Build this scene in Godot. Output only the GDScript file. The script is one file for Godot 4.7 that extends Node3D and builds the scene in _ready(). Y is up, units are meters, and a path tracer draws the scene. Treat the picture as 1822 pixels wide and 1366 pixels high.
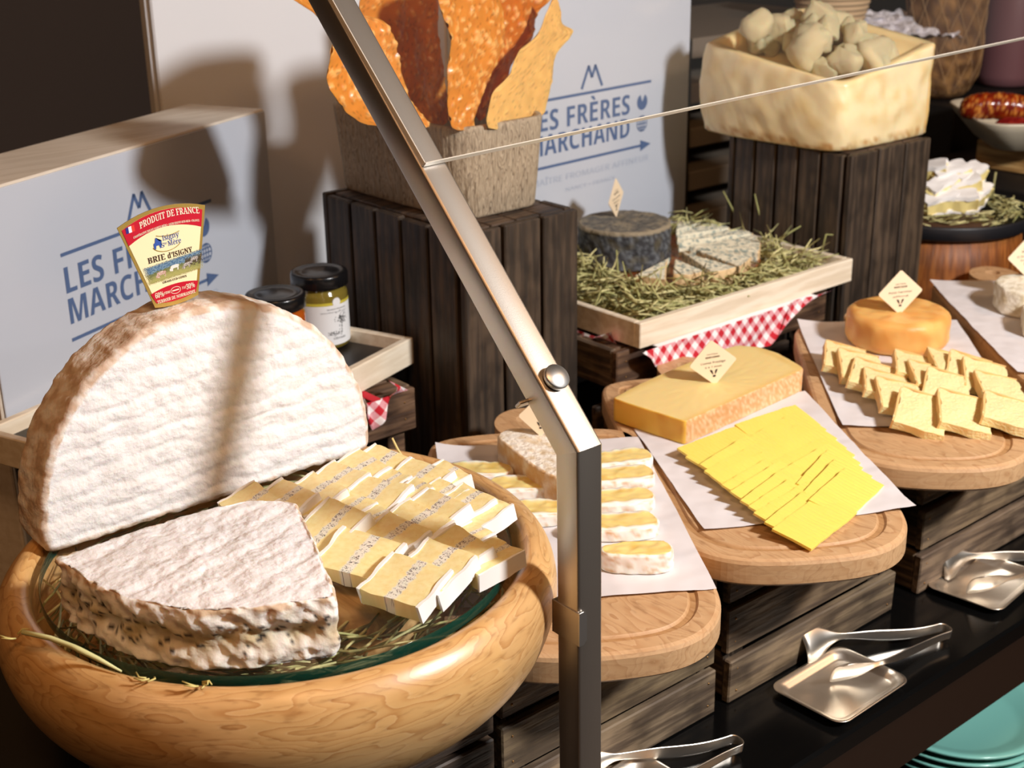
extends Node3D
# World: X runs to the right along the buffet counter, Z towards the guests, Y up. The counter top is y = 0.

const EYE := Vector3(0.0, 0.99, 0.0)
const FOCAL := 2450.0            # pixels, for the 1822 x 1366 frame
var look: Basis
var rng := RandomNumberGenerator.new()
var used := {}
var mats := {}
var noise := FastNoiseLite.new()
var font_sans := SystemFont.new()
var font_bold := SystemFont.new()
var font_serif := SystemFont.new()
var font_serif_bold := SystemFont.new()


func _ready() -> void:
	rng.seed = 7
	noise.seed = 11
	noise.noise_type = FastNoiseLite.TYPE_SIMPLEX
	noise.frequency = 1.0
	noise.fractal_octaves = 1
	look = Basis(Vector3.UP, deg_to_rad(-40.0)) * Basis(Vector3.RIGHT, deg_to_rad(-21.0)) * Basis(Vector3.BACK, deg_to_rad(-0.95))
	# camera
	var cam := Camera3D.new()
	cam.name = "camera"
	add_child(cam)
	var lens := CameraAttributesPhysical.new()
	lens.frustum_focal_length = 12.0 / (683.0 / FOCAL)
	lens.frustum_focus_distance = 1.36
	lens.exposure_aperture = 8.0
	lens.frustum_near = 0.05
	lens.frustum_far = 60.0
	cam.attributes = lens
	cam.fov = rad_to_deg(2.0 * atan(683.0 / FOCAL))
	cam.transform = Transform3D(look, EYE)
	cam.current = true
	# surroundings: a closed dining room, lit by its own lamps only
	var env := Environment.new()
	env.background_mode = Environment.BG_COLOR
	env.background_color = Color(0.02, 0.018, 0.016)
	env.tonemap_mode = Environment.TONE_MAPPER_LINEAR
	env.tonemap_exposure = 1.0
	env.sdfgi_enabled = true
	env.ssao_enabled = true
	env.ssil_enabled = true
	var we := WorldEnvironment.new()
	we.name = "world_environment"
	we.environment = env
	add_child(we)
	lamps()
	materials()
	room()
	counter()
	bowl_and_brie()
	front_crates()
	cutting_boards()
	back_row()
	signs()
	right_end()
	guard()
	counter_front()


# ---------------------------------------------------------------- lamps
func lamps() -> void:
	spot("studio_spotlight", Vector3(1.6, 1.62, 0.6), Vector3(1.25, 0.2, -1.3), Color(1.0, 0.99, 0.985), 6.4, 55.0, 0.12, "white spotlight on a slim floor stand lighting the buffet from the guests' side")
	spot("ceiling_spotlight", Vector3(0.1, 2.2, 0.0), Vector3(0.9, 0.2, -1.7), Color(1.0, 0.76, 0.53), 1.3, 70.0, 0.3, "warm ceiling spotlight above the left end of the counter")
	spot("ceiling_spotlight", Vector3(2.9, 2.2, 0.1), Vector3(2.1, 0.2, -1.6), Color(1.0, 0.79, 0.58), 1.3, 70.0, 0.3, "warm ceiling spotlight above the right end of the counter")
	spot("ceiling_spotlight", Vector3(-1.2, 2.2, -0.9), Vector3(0.8, 0.2, -1.4), Color(1.0, 0.74, 0.52), 1.0, 60.0, 0.3, "warm ceiling spotlight at the far left of the room")


func spot(called: String, at: Vector3, to: Vector3, c: Color, energy: float, angle: float, size: float, label: String) -> void:
	var t := thing(called, label, "spotlight", Vector3.ZERO, "ceiling spotlights of the dining room")
	var dir := (to - at).normalized()
	var side := dir.cross(Vector3.FORWARD if absf(dir.z) < 0.9 else Vector3.RIGHT).normalized()
	var b := Basis(side, -dir, side.cross(-dir))
	var st := S()
	lathe(st, [Vector2(0.0, 0.16), Vector2(0.04, 0.16), Vector2(0.055, 0.14), Vector2(0.055, 0.0), Vector2(0.047, 0.0), Vector2(0.042, 0.03), Vector2(0.0, 0.035)], 24, Transform3D(b, at), true)
	obj("housing", st, plain("lamp_black", Color(0.05, 0.05, 0.05), 0.4), t)
	st = S()
	if called == "ceiling_spotlight": tube(st, [at - dir * 0.15, Vector3(at.x, 2.3, at.z)], 0.012, 8)
	else:
		tube(st, [at - dir * 0.15, Vector3(at.x, at.y - 0.1, at.z + 0.12), Vector3(at.x, -0.88, at.z + 0.12)], 0.012, 8)
		lathe(st, [Vector2(0, -0.9), Vector2(0.15, -0.9), Vector2(0.15, -0.885), Vector2(0, -0.875)], 32, Transform3D(Basis(), Vector3(at.x, 0, at.z + 0.12)), true)
	obj("stem", st, plain("lamp_black", Color(0.05, 0.05, 0.05), 0.4), t)
	var glow := plain(called + label, Color(0.8, 0.8, 0.8), 0.5)
	glow.emission_enabled = true
	glow.emission = c
	glow.emission_energy_multiplier = 8.0
	st = S()
	lathe(st, [Vector2(0.0, 0.02), Vector2(0.041, 0.02), Vector2(0.041, 0.008), Vector2(0.0, 0.005)], 20, Transform3D(b, at), true)
	obj("lamp_disc", st, glow, t)
	var l := SpotLight3D.new()
	l.name = "spot_light"
	l.light_color = c
	l.light_energy = energy
	l.spot_angle = angle
	l.spot_angle_attenuation = 0.6
	l.spot_range = 9.0
	l.spot_attenuation = 2.0
	l.light_size = size
	l.shadow_enabled = true
	add_child(l, true)
	l.position = at + dir * 0.02
	l.basis = Basis.looking_at(dir, side)


# ---------------------------------------------------------------- naming
func numbered(n: String) -> String:
	if not used.has(n):
		used[n] = 0
		return n
	used[n] += 1
	return "%s_%03d" % [n, used[n]]


func tag(o: Node3D, label: String, category := "", group := "", kind := "") -> Node3D:
	if label: o.set_meta("label", label)
	if category: o.set_meta("category", category)
	if group: o.set_meta("group", group)
	if kind: o.set_meta("kind", kind)
	return o


func thing(called: String, label: String, category: String, at := Vector3.ZERO, group := "") -> Node3D:
	var o := Node3D.new()
	o.name = numbered(called)
	add_child(o)
	o.position = at
	tag(o, label, category, group)
	return o


func mesh_node(called: String, m: Mesh, mat: Material, parent: Node = null) -> MeshInstance3D:
	var o := MeshInstance3D.new()
	o.mesh = m
	if mat: o.material_override = mat
	if parent == null:
		o.name = numbered(called)
		add_child(o)
	else:
		var n := 0
		var nm := called
		while parent.has_node(nm):
			n += 1
			nm = "%s_%03d" % [called, n]
		o.name = nm
		parent.add_child(o)
	return o


func obj(called: String, st: SurfaceTool, mat: Material, parent: Node = null) -> MeshInstance3D:
	return mesh_node(called, done(st), mat, parent)


func done(st: SurfaceTool) -> ArrayMesh:
	st.generate_normals()
	return st.commit()


func struct(called: String, st: SurfaceTool, mat: Material) -> MeshInstance3D:
	var o := obj(called, st, mat)
	o.set_meta("kind", "structure")
	return o


func dup(o: Node3D, label := "") -> Node3D:
	var c: Node3D = o.duplicate()
	c.name = numbered(String(o.name).get_slice("_0", 0))
	add_child(c)
	if label: c.set_meta("label", label)
	return c


# ---------------------------------------------------------------- where a pixel of the photograph meets a level plane or an upright one
func ray(px: float, py: float) -> Vector3:
	return look * Vector3((px - 911.0) / FOCAL, -(py - 683.0) / FOCAL, -1.0)


func P(px: float, py: float, h: float) -> Vector3:
	var d := ray(px, py)
	return EYE + d * ((h - EYE.y) / d.y)


func PV(px: float, py: float, o: Vector3, n: Vector3) -> Vector3:
	var d := ray(px, py)
	return EYE + d * ((o - EYE).dot(n) / d.dot(n))


# ---------------------------------------------------------------- shapes
func S() -> SurfaceTool:
	var st := SurfaceTool.new()
	st.begin(Mesh.PRIMITIVE_TRIANGLES)
	st.set_color(Color.WHITE)
	st.set_uv(Vector2.ZERO)
	st.set_smooth_group(-1)
	return st


func v3(x, y, z) -> Vector3:
	return Vector3(x, y, z)


func lin(r: float, g: float, b: float) -> Color:      # sRGB 0..255 to a linear vertex colour
	return Color(r / 255.0, g / 255.0, b / 255.0).srgb_to_linear()


func srgb(r: float, g: float, b: float) -> Color:
	return Color(r / 255.0, g / 255.0, b / 255.0)


func tri(st: SurfaceTool, a: Vector3, b: Vector3, c: Vector3) -> void:   # counter-clockwise seen from outside
	st.add_vertex(a)
	st.add_vertex(c)
	st.add_vertex(b)


func quad(st: SurfaceTool, a: Vector3, b: Vector3, c: Vector3, d: Vector3) -> void:
	tri(st, a, b, c)
	tri(st, a, c, d)


func face(st: SurfaceTool, pts: Array, centre: Vector3) -> void:         # a flat face of a convex shape, turned outwards
	var n: Vector3 = (pts[1] - pts[0]).cross(pts[2] - pts[0])
	if n.dot(pts[0] - centre) < 0.0:
		pts = pts.duplicate()
		pts.reverse()
	for i in range(1, pts.size() - 1):
		tri(st, pts[0], pts[i], pts[i + 1])


func box(st: SurfaceTool, size: Vector3, xf: Transform3D, bev := 0.002) -> void:
	var h := size * 0.5
	bev = minf(bev, minf(h.x, minf(h.y, h.z)) * 0.6)
	var c := xf.origin
	var cp := func(sx: float, sy: float, sz: float, ax: int) -> Vector3:
		var p := Vector3(sx * (h.x - (0.0 if ax == 0 else bev)), sy * (h.y - (0.0 if ax == 1 else bev)), sz * (h.z - (0.0 if ax == 2 else bev)))
		return xf * p
	for s in [-1.0, 1.0]:
		face(st, [cp.call(s, -1, -1, 0), cp.call(s, 1, -1, 0), cp.call(s, 1, 1, 0), cp.call(s, -1, 1, 0)], c)
		face(st, [cp.call(-1, s, -1, 1), cp.call(1, s, -1, 1), cp.call(1, s, 1, 1), cp.call(-1, s, 1, 1)], c)
		face(st, [cp.call(-1, -1, s, 2), cp.call(1, -1, s, 2), cp.call(1, 1, s, 2), cp.call(-1, 1, s, 2)], c)
		for t in [-1.0, 1.0]:
			face(st, [cp.call(s, t, -1, 0), cp.call(s, t, 1, 0), cp.call(s, t, 1, 1), cp.call(s, t, -1, 1)], c)
			face(st, [cp.call(s, -1, t, 0), cp.call(s, 1, t, 0), cp.call(s, 1, t, 2), cp.call(s, -1, t, 2)], c)
			face(st, [cp.call(-1, s, t, 1), cp.call(1, s, t, 1), cp.call(1, s, t, 2), cp.call(-1, s, t, 2)], c)
			for u in [-1.0, 1.0]:
				face(st, [cp.call(s, t, u, 0), cp.call(s, t, u, 1), cp.call(s, t, u, 2)], c)


func bx(x0: float, x1: float, y0: float, y1: float, z0: float, z1: float, bev := 0.002, st: SurfaceTool = null) -> SurfaceTool:
	if st == null: st = S()
	box(st, Vector3(x1 - x0, y1 - y0, z1 - z0), Transform3D(Basis(), Vector3((x0 + x1) / 2, (y0 + y1) / 2, (z0 + z1) / 2)), bev)
	return st


# rings of equal length, counter-clockwise seen from where the list is heading; flip turns the shell inside out
func loft(st: SurfaceTool, rings: Array, closed := true, flip := false, colours := [], uvs := []) -> void:
	for i in rings.size() - 1:
		var a: PackedVector3Array = rings[i]
		var b: PackedVector3Array = rings[i + 1]
		var n := a.size()
		for j in (n if closed else n - 1):
			var k := (j + 1) % n
			var idx := [[i, j], [i + 1, j], [i + 1, k], [i, j], [i + 1, k], [i, k]]
			if flip: idx = [[i, j], [i + 1, k], [i + 1, j], [i, j], [i, k], [i + 1, k]]
			for q in [0, 2, 1, 3, 5, 4]:
				var e: Array = idx[q]
				if colours: st.set_color(colours[e[0]][e[1]])
				if uvs:
					var uv: Vector2 = uvs[e[0]][e[1]]
					if k == 0 and e[1] == 0: uv.x = uvs[e[0]][n - 1].x + (uvs[e[0]][1].x - uvs[e[0]][0].x)
					st.set_uv(uv)
				st.add_vertex(rings[e[0]][e[1]])


func lathe(st: SurfaceTool, prof: Array, seg: int, xf: Transform3D, smooth := true, uvscale := Vector2.ZERO) -> void:
	var rings := []
	var uvs := []
	var l := 0.0
	for i in prof.size():
		var r := PackedVector3Array()
		var u := PackedVector2Array()
		if i: l += prof[i].distance_to(prof[i - 1])
		for j in seg:
			var a := TAU * j / seg
			r.append(xf * Vector3(prof[i].x * cos(a), prof[i].y, prof[i].x * sin(a)))
			u.append(Vector2(float(j) / seg * uvscale.x, l * uvscale.y))
		rings.append(r)
		uvs.append(u)
	st.set_smooth_group(0 if smooth else -1)
	loft(st, rings, true, false, [], uvs if uvscale != Vector2.ZERO else [])
	st.set_smooth_group(-1)


func tube(st: SurfaceTool, pts: Array, r, seg := 8) -> void:
	var rings := []
	var up := Vector3.UP
	for i in pts.size():
		var d: Vector3 = (pts[mini(i + 1, pts.size() - 1)] - pts[maxi(i - 1, 0)]).normalized()
		if i == 0 and absf(d.dot(up)) > 0.9: up = Vector3.RIGHT
		var s := d.cross(up).normalized()
		var t := s.cross(d)
		up = t
		var ring := PackedVector3Array()
		var rr: float = r[i] if r is Array else r
		for j in seg:
			var a := TAU * j / seg
			ring.append(pts[i] + (s * cos(a) + t * sin(a)) * rr)
		rings.append(ring)
	st.set_smooth_group(0)
	var first := PackedVector3Array()
	var last := PackedVector3Array()
	for j in seg:
		first.append(pts[0])
		last.append(pts[-1])
	loft(st, [first] + rings + [last], true, false)
	st.set_smooth_group(-1)


# an upright prism over an outline in x and z; the top and bottom edges are chamfered
func prism(st: SurfaceTool, poly: PackedVector2Array, y0: float, y1: float, bev := 0.002, xf := Transform3D()) -> void:
	if Geometry2D.is_polygon_clockwise(poly):
		poly = poly.duplicate()
		poly.reverse()
	var ins := inset(poly, bev)
	var rings := []
	var n := poly.size()
	for d in [[ins, y0], [poly, y0 + bev], [poly, y1 - bev], [ins, y1]]:
		var r := PackedVector3Array()
		for j in n: r.append(xf * Vector3(d[0][j].x, d[1], d[0][j].y))
		rings.append(r)
	loft(st, rings, true, solid_flip)
	var t := Geometry2D.triangulate_polygon(ins)
	for i in range(0, t.size(), 3):
		for top in [true, false]:
			var q := [rings[3 if top else 0][t[i]], rings[3 if top else 0][t[i + 1]], rings[3 if top else 0][t[i + 2]]]
			var n3: Vector3 = (q[1] - q[0]).cross(q[2] - q[0])
			if (n3.dot(xf.basis.y) > 0.0) == top: tri(st, q[0], q[1], q[2])
			else: tri(st, q[0], q[2], q[1])


var solid_flip := false


func inset(poly: PackedVector2Array, d: float) -> PackedVector2Array:     # a counter-clockwise outline drawn inwards by d
	var o := PackedVector2Array()
	var n := poly.size()
	for i in n:
		var a := (poly[i] - poly[(i + n - 1) % n]).normalized()
		var b := (poly[(i + 1) % n] - poly[i]).normalized()
		var na := Vector2(-a.y, a.x)
		var nb := Vector2(-b.y, b.x)
		var m := (na + nb).normalized()
		o.append(poly[i] + m * d / maxf(0.5, m.dot(na)))
	return o


func round_rect(w: float, d: float, r: float, seg := 5) -> PackedVector2Array:
	var o := PackedVector2Array()
	for q in 4:
		var c := Vector2([1, -1, -1, 1][q] * (w / 2 - r), [1, 1, -1, -1][q] * (d / 2 - r))
		for i in seg + 1:
			var a := PI / 2 * (q + float(i) / seg)
			o.append(c + Vector2(cos(a), sin(a)) * r)
	return o


func smooth_line(pts: Array, per := 6, closed := true) -> PackedVector2Array:
	var o := PackedVector2Array()
	var n := pts.size()
	for i in (n if closed else n - 1):
		for k in per:
			var t := float(k) / per
			var p0: Vector2 = pts[(i + n - 1) % n] if closed or i > 0 else pts[0]
			var p3: Vector2 = pts[(i + 2) % n] if closed or i + 2 < n else pts[n - 1]
			o.append(pts[i].cubic_interpolate(pts[(i + 1) % n], p0, p3, t))
	if not closed: o.append(pts[n - 1])
	return o


func resample(poly: PackedVector2Array, step: float) -> PackedVector2Array:
	var o := PackedVector2Array()
	var n := poly.size()
	for i in n:
		var a := poly[i]
		var b := poly[(i + 1) % n]
		var k := maxi(1, int(round(a.distance_to(b) / step)))
		for j in k: o.append(a.lerp(b, float(j) / k))
	return o


# a cheese: an outline (x, z) raised from 0 to h with rounded edges; bump(p, where) pushes each point along its normal, tint(p, where) colours it; where is 0 on the top, 1 on the side, 2 underneath
func cheese(outline: PackedVector2Array, h: float, r: float, bump: Callable, tint: Callable, step := 0.004, rings_in := 14) -> ArrayMesh:
	var poly := resample(outline, step)
	if Geometry2D.is_polygon_clockwise(poly): poly.reverse()
	var n := poly.size()
	for it in int(2.0 * pow(r / step, 2.0)) + 2:            # corners wear round
		var sm := PackedVector2Array()
		for j in n: sm.append((poly[(j + n - 1) % n] + poly[j] * 2.0 + poly[(j + 1) % n]) / 4.0)
		poly = sm
	var c := Vector2.ZERO
	for p in poly: c += p / n
	var rings := []
	var cols := []
	var spec := []                                     # [inset, share of the way to the middle, y, where]
	spec.append([0.0, 1.0, 0.0, 2])
	spec.append([0.0, 0.5, 0.0, 2])
	spec.append([r, 0.0, 0.0, 2])
	var arcs := 4
	for i in range(1, arcs): spec.append([r * (1 - sin(PI / 2 * i / arcs)), 0.0, r * (1 - cos(PI / 2 * i / arcs)), 1])
	var m := maxi(2, int((h - 2 * r) / step))
	for i in m + 1: spec.append([0.0, 0.0, r + (h - 2 * r) * i / m, 1])
	for i in range(1, arcs): spec.append([r * (1 - cos(PI / 2 * i / arcs)), 0.0, h - r + r * sin(PI / 2 * i / arcs), 1])
	spec.append([r, 0.0, h, 0])
	for i in range(1, rings_in + 1): spec.append([r, float(i) / rings_in, h, 0])
	var cache := {}
	for s in spec:
		if not cache.has(s[0]): cache[s[0]] = inset(poly, s[0]) if s[0] > 0.0 else poly
		var base: PackedVector2Array = cache[s[0]]
		var ring := PackedVector3Array()
		var col := PackedColorArray()
		for j in n:
			var q := base[j].lerp(c, s[1])
			var p := Vector3(q.x, s[2], q.y)
			var e := (poly[(j + 1) % n] - poly[(j + n - 1) % n]).normalized()
			var nrm := Vector3(e.y, 0, -e.x) if s[3] == 1 else (Vector3.UP if s[3] == 0 else Vector3.ZERO)
			col.append(tint.call(p, s[3]))
			if s[3] != 2: p += nrm * float(bump.call(p, s[3]))
			ring.append(p)
		rings.append(ring)
		cols.append(col)
	var st := S()
	st.set_smooth_group(0)
	loft(st, rings, true, solid_flip, cols)
	return done(st)


func no_bump(_p: Vector3, _w: int) -> float:
	return 0.0


func n3(p: Vector3, f: float, off := 0.0) -> float:
	return noise.get_noise_3d(p.x * f + off, p.y * f + off * 1.7, p.z * f - off)


# ---------------------------------------------------------------- lettering, fitted to a box: cap height and width are given, the base line starts at o and runs along u
func lettering(parent: Node, text: String, f: Font, o: Vector3, u: Vector3, v: Vector3, w: float, cap: float, mat: Material, called := "lettering", bend := 0.0) -> MeshInstance3D:
	var tm := TextMesh.new()
	tm.font = f
	tm.font_size = 64
	tm.pixel_size = 0.01
	tm.depth = 0.0
	tm.curve_step = 2.0
	tm.text = "H"
	var hb := tm.get_aabb()
	tm.text = text
	var arr := tm.surface_get_arrays(0)
	var box0 := tm.get_aabb()
	var pos: PackedVector3Array = arr[Mesh.ARRAY_VERTEX]
	var sx := w / box0.size.x
	var sy := cap / hb.size.y
	var nn := u.cross(v)
	var out := PackedVector3Array()
	var nrm := PackedVector3Array()
	for p in pos:
		var x := (p.x - box0.position.x) * sx
		var y := (p.y - hb.position.y) * sy
		if bend != 0.0:
			var t := x / w * 2.0 - 1.0
			y += bend * (1.0 - t * t)
		out.append(o + u * x + v * y)
		nrm.append(nn)
	var a := []
	a.resize(Mesh.ARRAY_MAX)
	a[Mesh.ARRAY_VERTEX] = out
	a[Mesh.ARRAY_NORMAL] = nrm
	if arr[Mesh.ARRAY_INDEX] != null: a[Mesh.ARRAY_INDEX] = arr[Mesh.ARRAY_INDEX]
	var m := ArrayMesh.new()
	m.add_surface_from_arrays(Mesh.PRIMITIVE_TRIANGLES, a)
	return mesh_node(called, m, mat, parent)


# a flat print on a plane: a polygon in u and v
func print_poly(st: SurfaceTool, pts: Array, o: Vector3, u: Vector3, v: Vector3) -> void:
	var poly := PackedVector2Array(pts)
	var t := Geometry2D.triangulate_polygon(poly)
	for i in range(0, t.size(), 3):
		var a := poly[t[i]]
		var b := poly[t[i + 1]]
		var c := poly[t[i + 2]]
		if (b - a).cross(c - a) < 0.0:
			var s := b
			b = c
			c = s
		tri(st, o + u * a.x + v * a.y, o + u * b.x + v * b.y, o + u * c.x + v * c.y)


func print_bar(st: SurfaceTool, a: Vector2, b: Vector2, w: float, o: Vector3, u: Vector3, v: Vector3) -> void:
	var d := (b - a).normalized()
	var s := Vector2(-d.y, d.x) * w / 2
	print_poly(st, [a - s, b - s, b + s, a + s], o, u, v)


func circle_pts(c: Vector2, r: float, a0 := 0.0, a1 := TAU, n := 20, ry := -1.0) -> Array:
	var o := []
	for i in n: o.append(c + Vector2(cos(a0 + (a1 - a0) * i / n) * r, sin(a0 + (a1 - a0) * i / n) * (r if ry < 0 else ry)))
	return o


# ---------------------------------------------------------------- materials
func plain(called: String, c: Color, rough := 0.6, metal := 0.0) -> StandardMaterial3D:
	if mats.has(called): return mats[called]
	var m := StandardMaterial3D.new()
	m.resource_name = called
	m.albedo_color = c
	m.roughness = rough
	m.metallic = metal
	mats[called] = m
	return m


func noise_tex(seed_: int, freq: float, stops: Array, size := 512, octaves := 4, kind := FastNoiseLite.TYPE_SIMPLEX_SMOOTH, warp := 0.0) -> NoiseTexture2D:
	var n := FastNoiseLite.new()
	n.seed = seed_
	n.noise_type = kind
	n.frequency = freq
	n.fractal_octaves = octaves
	if warp > 0.0:
		n.domain_warp_enabled = true
		n.domain_warp_amplitude = warp
		n.domain_warp_frequency = 0.01
	var t := NoiseTexture2D.new()
	t.width = size
	t.height = size
	t.seamless = true
	t.noise = n
	if stops:
		var g := Gradient.new()
		g.offsets = PackedFloat32Array()
		g.colors = PackedColorArray()
		for s in stops: g.add_point(s[0], s[1])
		t.color_ramp = g
	return t


# stained or bare timber: noise drawn out along one axis, with a coarse cloudiness laid over it
func timber(called: String, dark: Color, mid: Color, light: Color, along: int, seed_: int, rough := 0.62, relief := 0.1, world := true, tight := 1.0) -> StandardMaterial3D:
	var m := plain(called, Color.WHITE, rough)
	m.albedo_texture = noise_tex(seed_, 0.012, [[0.0, dark], [0.36, dark.lerp(mid, 0.5)], [0.5, mid], [0.64, mid.lerp(light, 0.6)], [1.0, light]], 512, 5)
	m.uv1_triplanar = true
	m.uv1_world_triplanar = world
	var s := Vector3(9, 9, 9) * tight
	s[along] = 0.9 * tight
	m.uv1_scale = s
	m.uv1_offset = Vector3(seed_ * 0.37, seed_ * 0.21, seed_ * 0.13)
	m.heightmap_enabled = relief > 0.0
	if relief > 0.0:
		m.heightmap_texture = noise_tex(seed_ + 50, 0.02, [], 512, 5)
		m.heightmap_scale = relief
	m.detail_enabled = mid.v < 0.75
	m.detail_blend_mode = BaseMaterial3D.BLEND_MODE_MUL
	m.detail_uv_layer = BaseMaterial3D.DETAIL_UV_2
	m.uv2_triplanar = true
	m.uv2_world_triplanar = world
	m.uv2_scale = Vector3(2.3, 2.3, 2.3)
	m.detail_albedo = cloud
	m.vertex_color_use_as_albedo = true
	return m


# timber with contour-like figure (the arches of plain-sawn boards)
func figured(called: String, base: Color, line: Color, seed_: int, scale: Vector3, rough: float, bands := 9, triplanar := true) -> StandardMaterial3D:
	var m := plain(called, Color.WHITE, rough)
	var stops := []
	for i in bands:
		var t := float(i) / bands
		var k := 0.75 + 0.25 * sin(i * 2.4)
		stops.append([t, base])
		stops.append([t + 0.55 / bands, base.lerp(line, 0.25 * k)])
		stops.append([t + 0.86 / bands, base.lerp(line, k)])
		stops.append([t + 0.9 / bands, base.lerp(Color.WHITE, 0.08)])
	m.albedo_texture = noise_tex(seed_, 0.0035, stops, 1024, 3, FastNoiseLite.TYPE_SIMPLEX_SMOOTH, 12.0)
	m.uv1_triplanar = triplanar
	m.uv1_scale = scale
	m.detail_enabled = true
	m.detail_blend_mode = BaseMaterial3D.BLEND_MODE_MUL
	m.detail_uv_layer = BaseMaterial3D.DETAIL_UV_1
	m.detail_albedo = pores
	m.vertex_color_use_as_albedo = true
	return m


var cloud: NoiseTexture2D
var pores: NoiseTexture2D


func vertex_mat(called: String, rough := 0.5, sss := 0.0, spec := 0.5) -> StandardMaterial3D:
	var m := plain(called, Color.WHITE, rough)
	m.vertex_color_use_as_albedo = true
	m.metallic_specular = spec
	if sss > 0.0:
		m.subsurf_scatter_enabled = true
		m.subsurf_scatter_strength = sss
	return m


func bumpy(m: StandardMaterial3D, seed_: int, freq: float, scale: float, tile: float, size := 512, octaves := 4, kind := FastNoiseLite.TYPE_SIMPLEX_SMOOTH) -> StandardMaterial3D:
	m.heightmap_enabled = true
	m.heightmap_texture = noise_tex(seed_, freq, [], size, octaves, kind)
	m.heightmap_scale = scale
	m.uv1_triplanar = true
	m.uv1_scale = Vector3(tile, tile, tile)
	return m


func materials() -> void:
	font_sans.font_names = PackedStringArray(["Droid Sans"])
	font_bold.font_names = PackedStringArray(["Droid Sans"])
	font_bold.font_weight = 700
	font_serif.font_names = PackedStringArray(["Droid Serif"])
	font_serif_bold.font_names = PackedStringArray(["Droid Serif"])
	font_serif_bold.font_weight = 700
	cloud = noise_tex(77, 0.01, [[0.0, Color(0.62, 0.6, 0.58)], [0.45, Color(0.9, 0.9, 0.9)], [1.0, Color(1, 1, 1)]], 512, 4)
	pores = noise_tex(78, 0.05, [[0.0, Color(0.8, 0.76, 0.72)], [0.38, Color(0.97, 0.97, 0.97)], [1.0, Color(1, 1, 1)]], 512, 4)
	# crates: weathered brown stain (planks along X, along Z, upright)
	timber("crate_wood_long", srgb(78, 62, 48), srgb(116, 97, 76), srgb(150, 128, 100), 0, 3, 0.7, 0.1)
	timber("crate_wood_deep", srgb(62, 48, 38), srgb(104, 85, 66), srgb(150, 126, 98), 2, 4, 0.7, 0.12)
	timber("pedestal_wood", srgb(50, 40, 31), srgb(70, 57, 45), srgb(96, 79, 62), 1, 5, 0.6, 0.1)
	timber("pedestal_top", srgb(36, 28, 22), srgb(66, 52, 42), srgb(112, 90, 70), 0, 6, 0.6, 0.12)
	timber("small_crate_wood", srgb(62, 42, 30), srgb(98, 72, 52), srgb(132, 102, 76), 0, 7, 0.6, 0.1)
	timber("tray_wood", srgb(222, 205, 178), srgb(236, 222, 198), srgb(244, 233, 212), 0, 8, 0.5, 0.02)
	timber("sign_wood", srgb(212, 200, 182), srgb(222, 211, 194), srgb(230, 220, 205), 0, 9, 0.55, 0.03)
	timber("stump_wood", srgb(96, 50, 14), srgb(150, 84, 30), srgb(190, 122, 56), 1, 10, 0.55, 0.1)
	timber("block_wood", srgb(150, 110, 60), srgb(196, 154, 96), srgb(222, 184, 124), 2, 12, 0.6, 0.05)
	var bw := figured("bowl_wood", srgb(226, 180, 122), srgb(196, 142, 86), 21, Vector3(1, 1, 1), 0.36, 7, false)
	bw.clearcoat_enabled = true
	bw.clearcoat = 0.35
	bw.clearcoat_roughness = 0.3
	figured("oak", srgb(208, 168, 124), srgb(184, 138, 94), 22, Vector3(3.0, 3.0, 1.0), 0.55, 9)
	var dt := figured("dark_tray_wood", srgb(150, 82, 28), srgb(96, 46, 14), 23, Vector3(4, 4, 4), 0.3, 6)
	dt.clearcoat_enabled = true
	dt.clearcoat = 0.5
	figured("walnut", srgb(84, 58, 40), srgb(52, 34, 24), 24, Vector3(4, 4, 4), 0.5, 6)
	figured("planter_stone", srgb(186, 168, 142), srgb(104, 88, 70), 25, Vector3(10, 2.0, 10), 0.75, 7)
	var ps: StandardMaterial3D = mats["planter_stone"]
	ps.heightmap_enabled = true
	ps.heightmap_texture = noise_tex(26, 0.02, [], 512, 4)
	ps.heightmap_scale = 0.4
	# metals
	var steel := plain("brushed_steel", srgb(196, 188, 178), 0.42, 1.0)
	steel.heightmap_enabled = true
	steel.heightmap_texture = noise_tex(31, 0.05, [], 512, 3)
	steel.heightmap_scale = 0.006
	steel.uv1_triplanar = true
	steel.uv1_scale = Vector3(30, 1.2, 30)
	plain("polished_steel", srgb(214, 212, 208), 0.4, 1.0)
	plain("silver", srgb(236, 228, 216), 0.33, 1.0)
	# counter
	var ct := plain("black_counter", srgb(9, 9, 9), 0.16)
	ct.metallic_specular = 0.45
	plain("fascia_wood", srgb(34, 20, 11), 0.45)
	plain("shelf_dark", srgb(16, 12, 10), 0.6)
	# paper, boards, cloth
	var paper := plain("baking_paper", srgb(226, 222, 224), 0.7)
	paper.backlight_enabled = true
	paper.backlight = Color(0.25, 0.24, 0.23)
	bumpy(paper, 33, 0.006, 0.35, 3.0, 512, 3)
	plain("card", srgb(246, 226, 194), 0.6)
	plain("card_ink", srgb(52, 46, 42), 0.8)
	# cheese
	vertex_mat("rind_white", 0.75, 0.15, 0.3)
	vertex_mat("paste", 0.42, 0.3, 0.4)
	vertex_mat("rough_rind", 0.8, 0.0, 0.3)
	vertex_mat("glossy_paste", 0.33, 0.25, 0.5)
	bumpy(mats["rind_white"], 35, 0.02, 0.18, 6.0, 512, 5)
	bumpy(mats["rough_rind"], 36, 0.03, 0.13, 8.0, 512, 5)
	var hay := vertex_mat("hay", 0.65)
	hay.backlight_enabled = true
	hay.backlight = Color(0.2, 0.2, 0.14)
	var gl := plain("plate_glass", Color(0.95, 1.0, 0.98, 0.03), 0.02)
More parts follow.
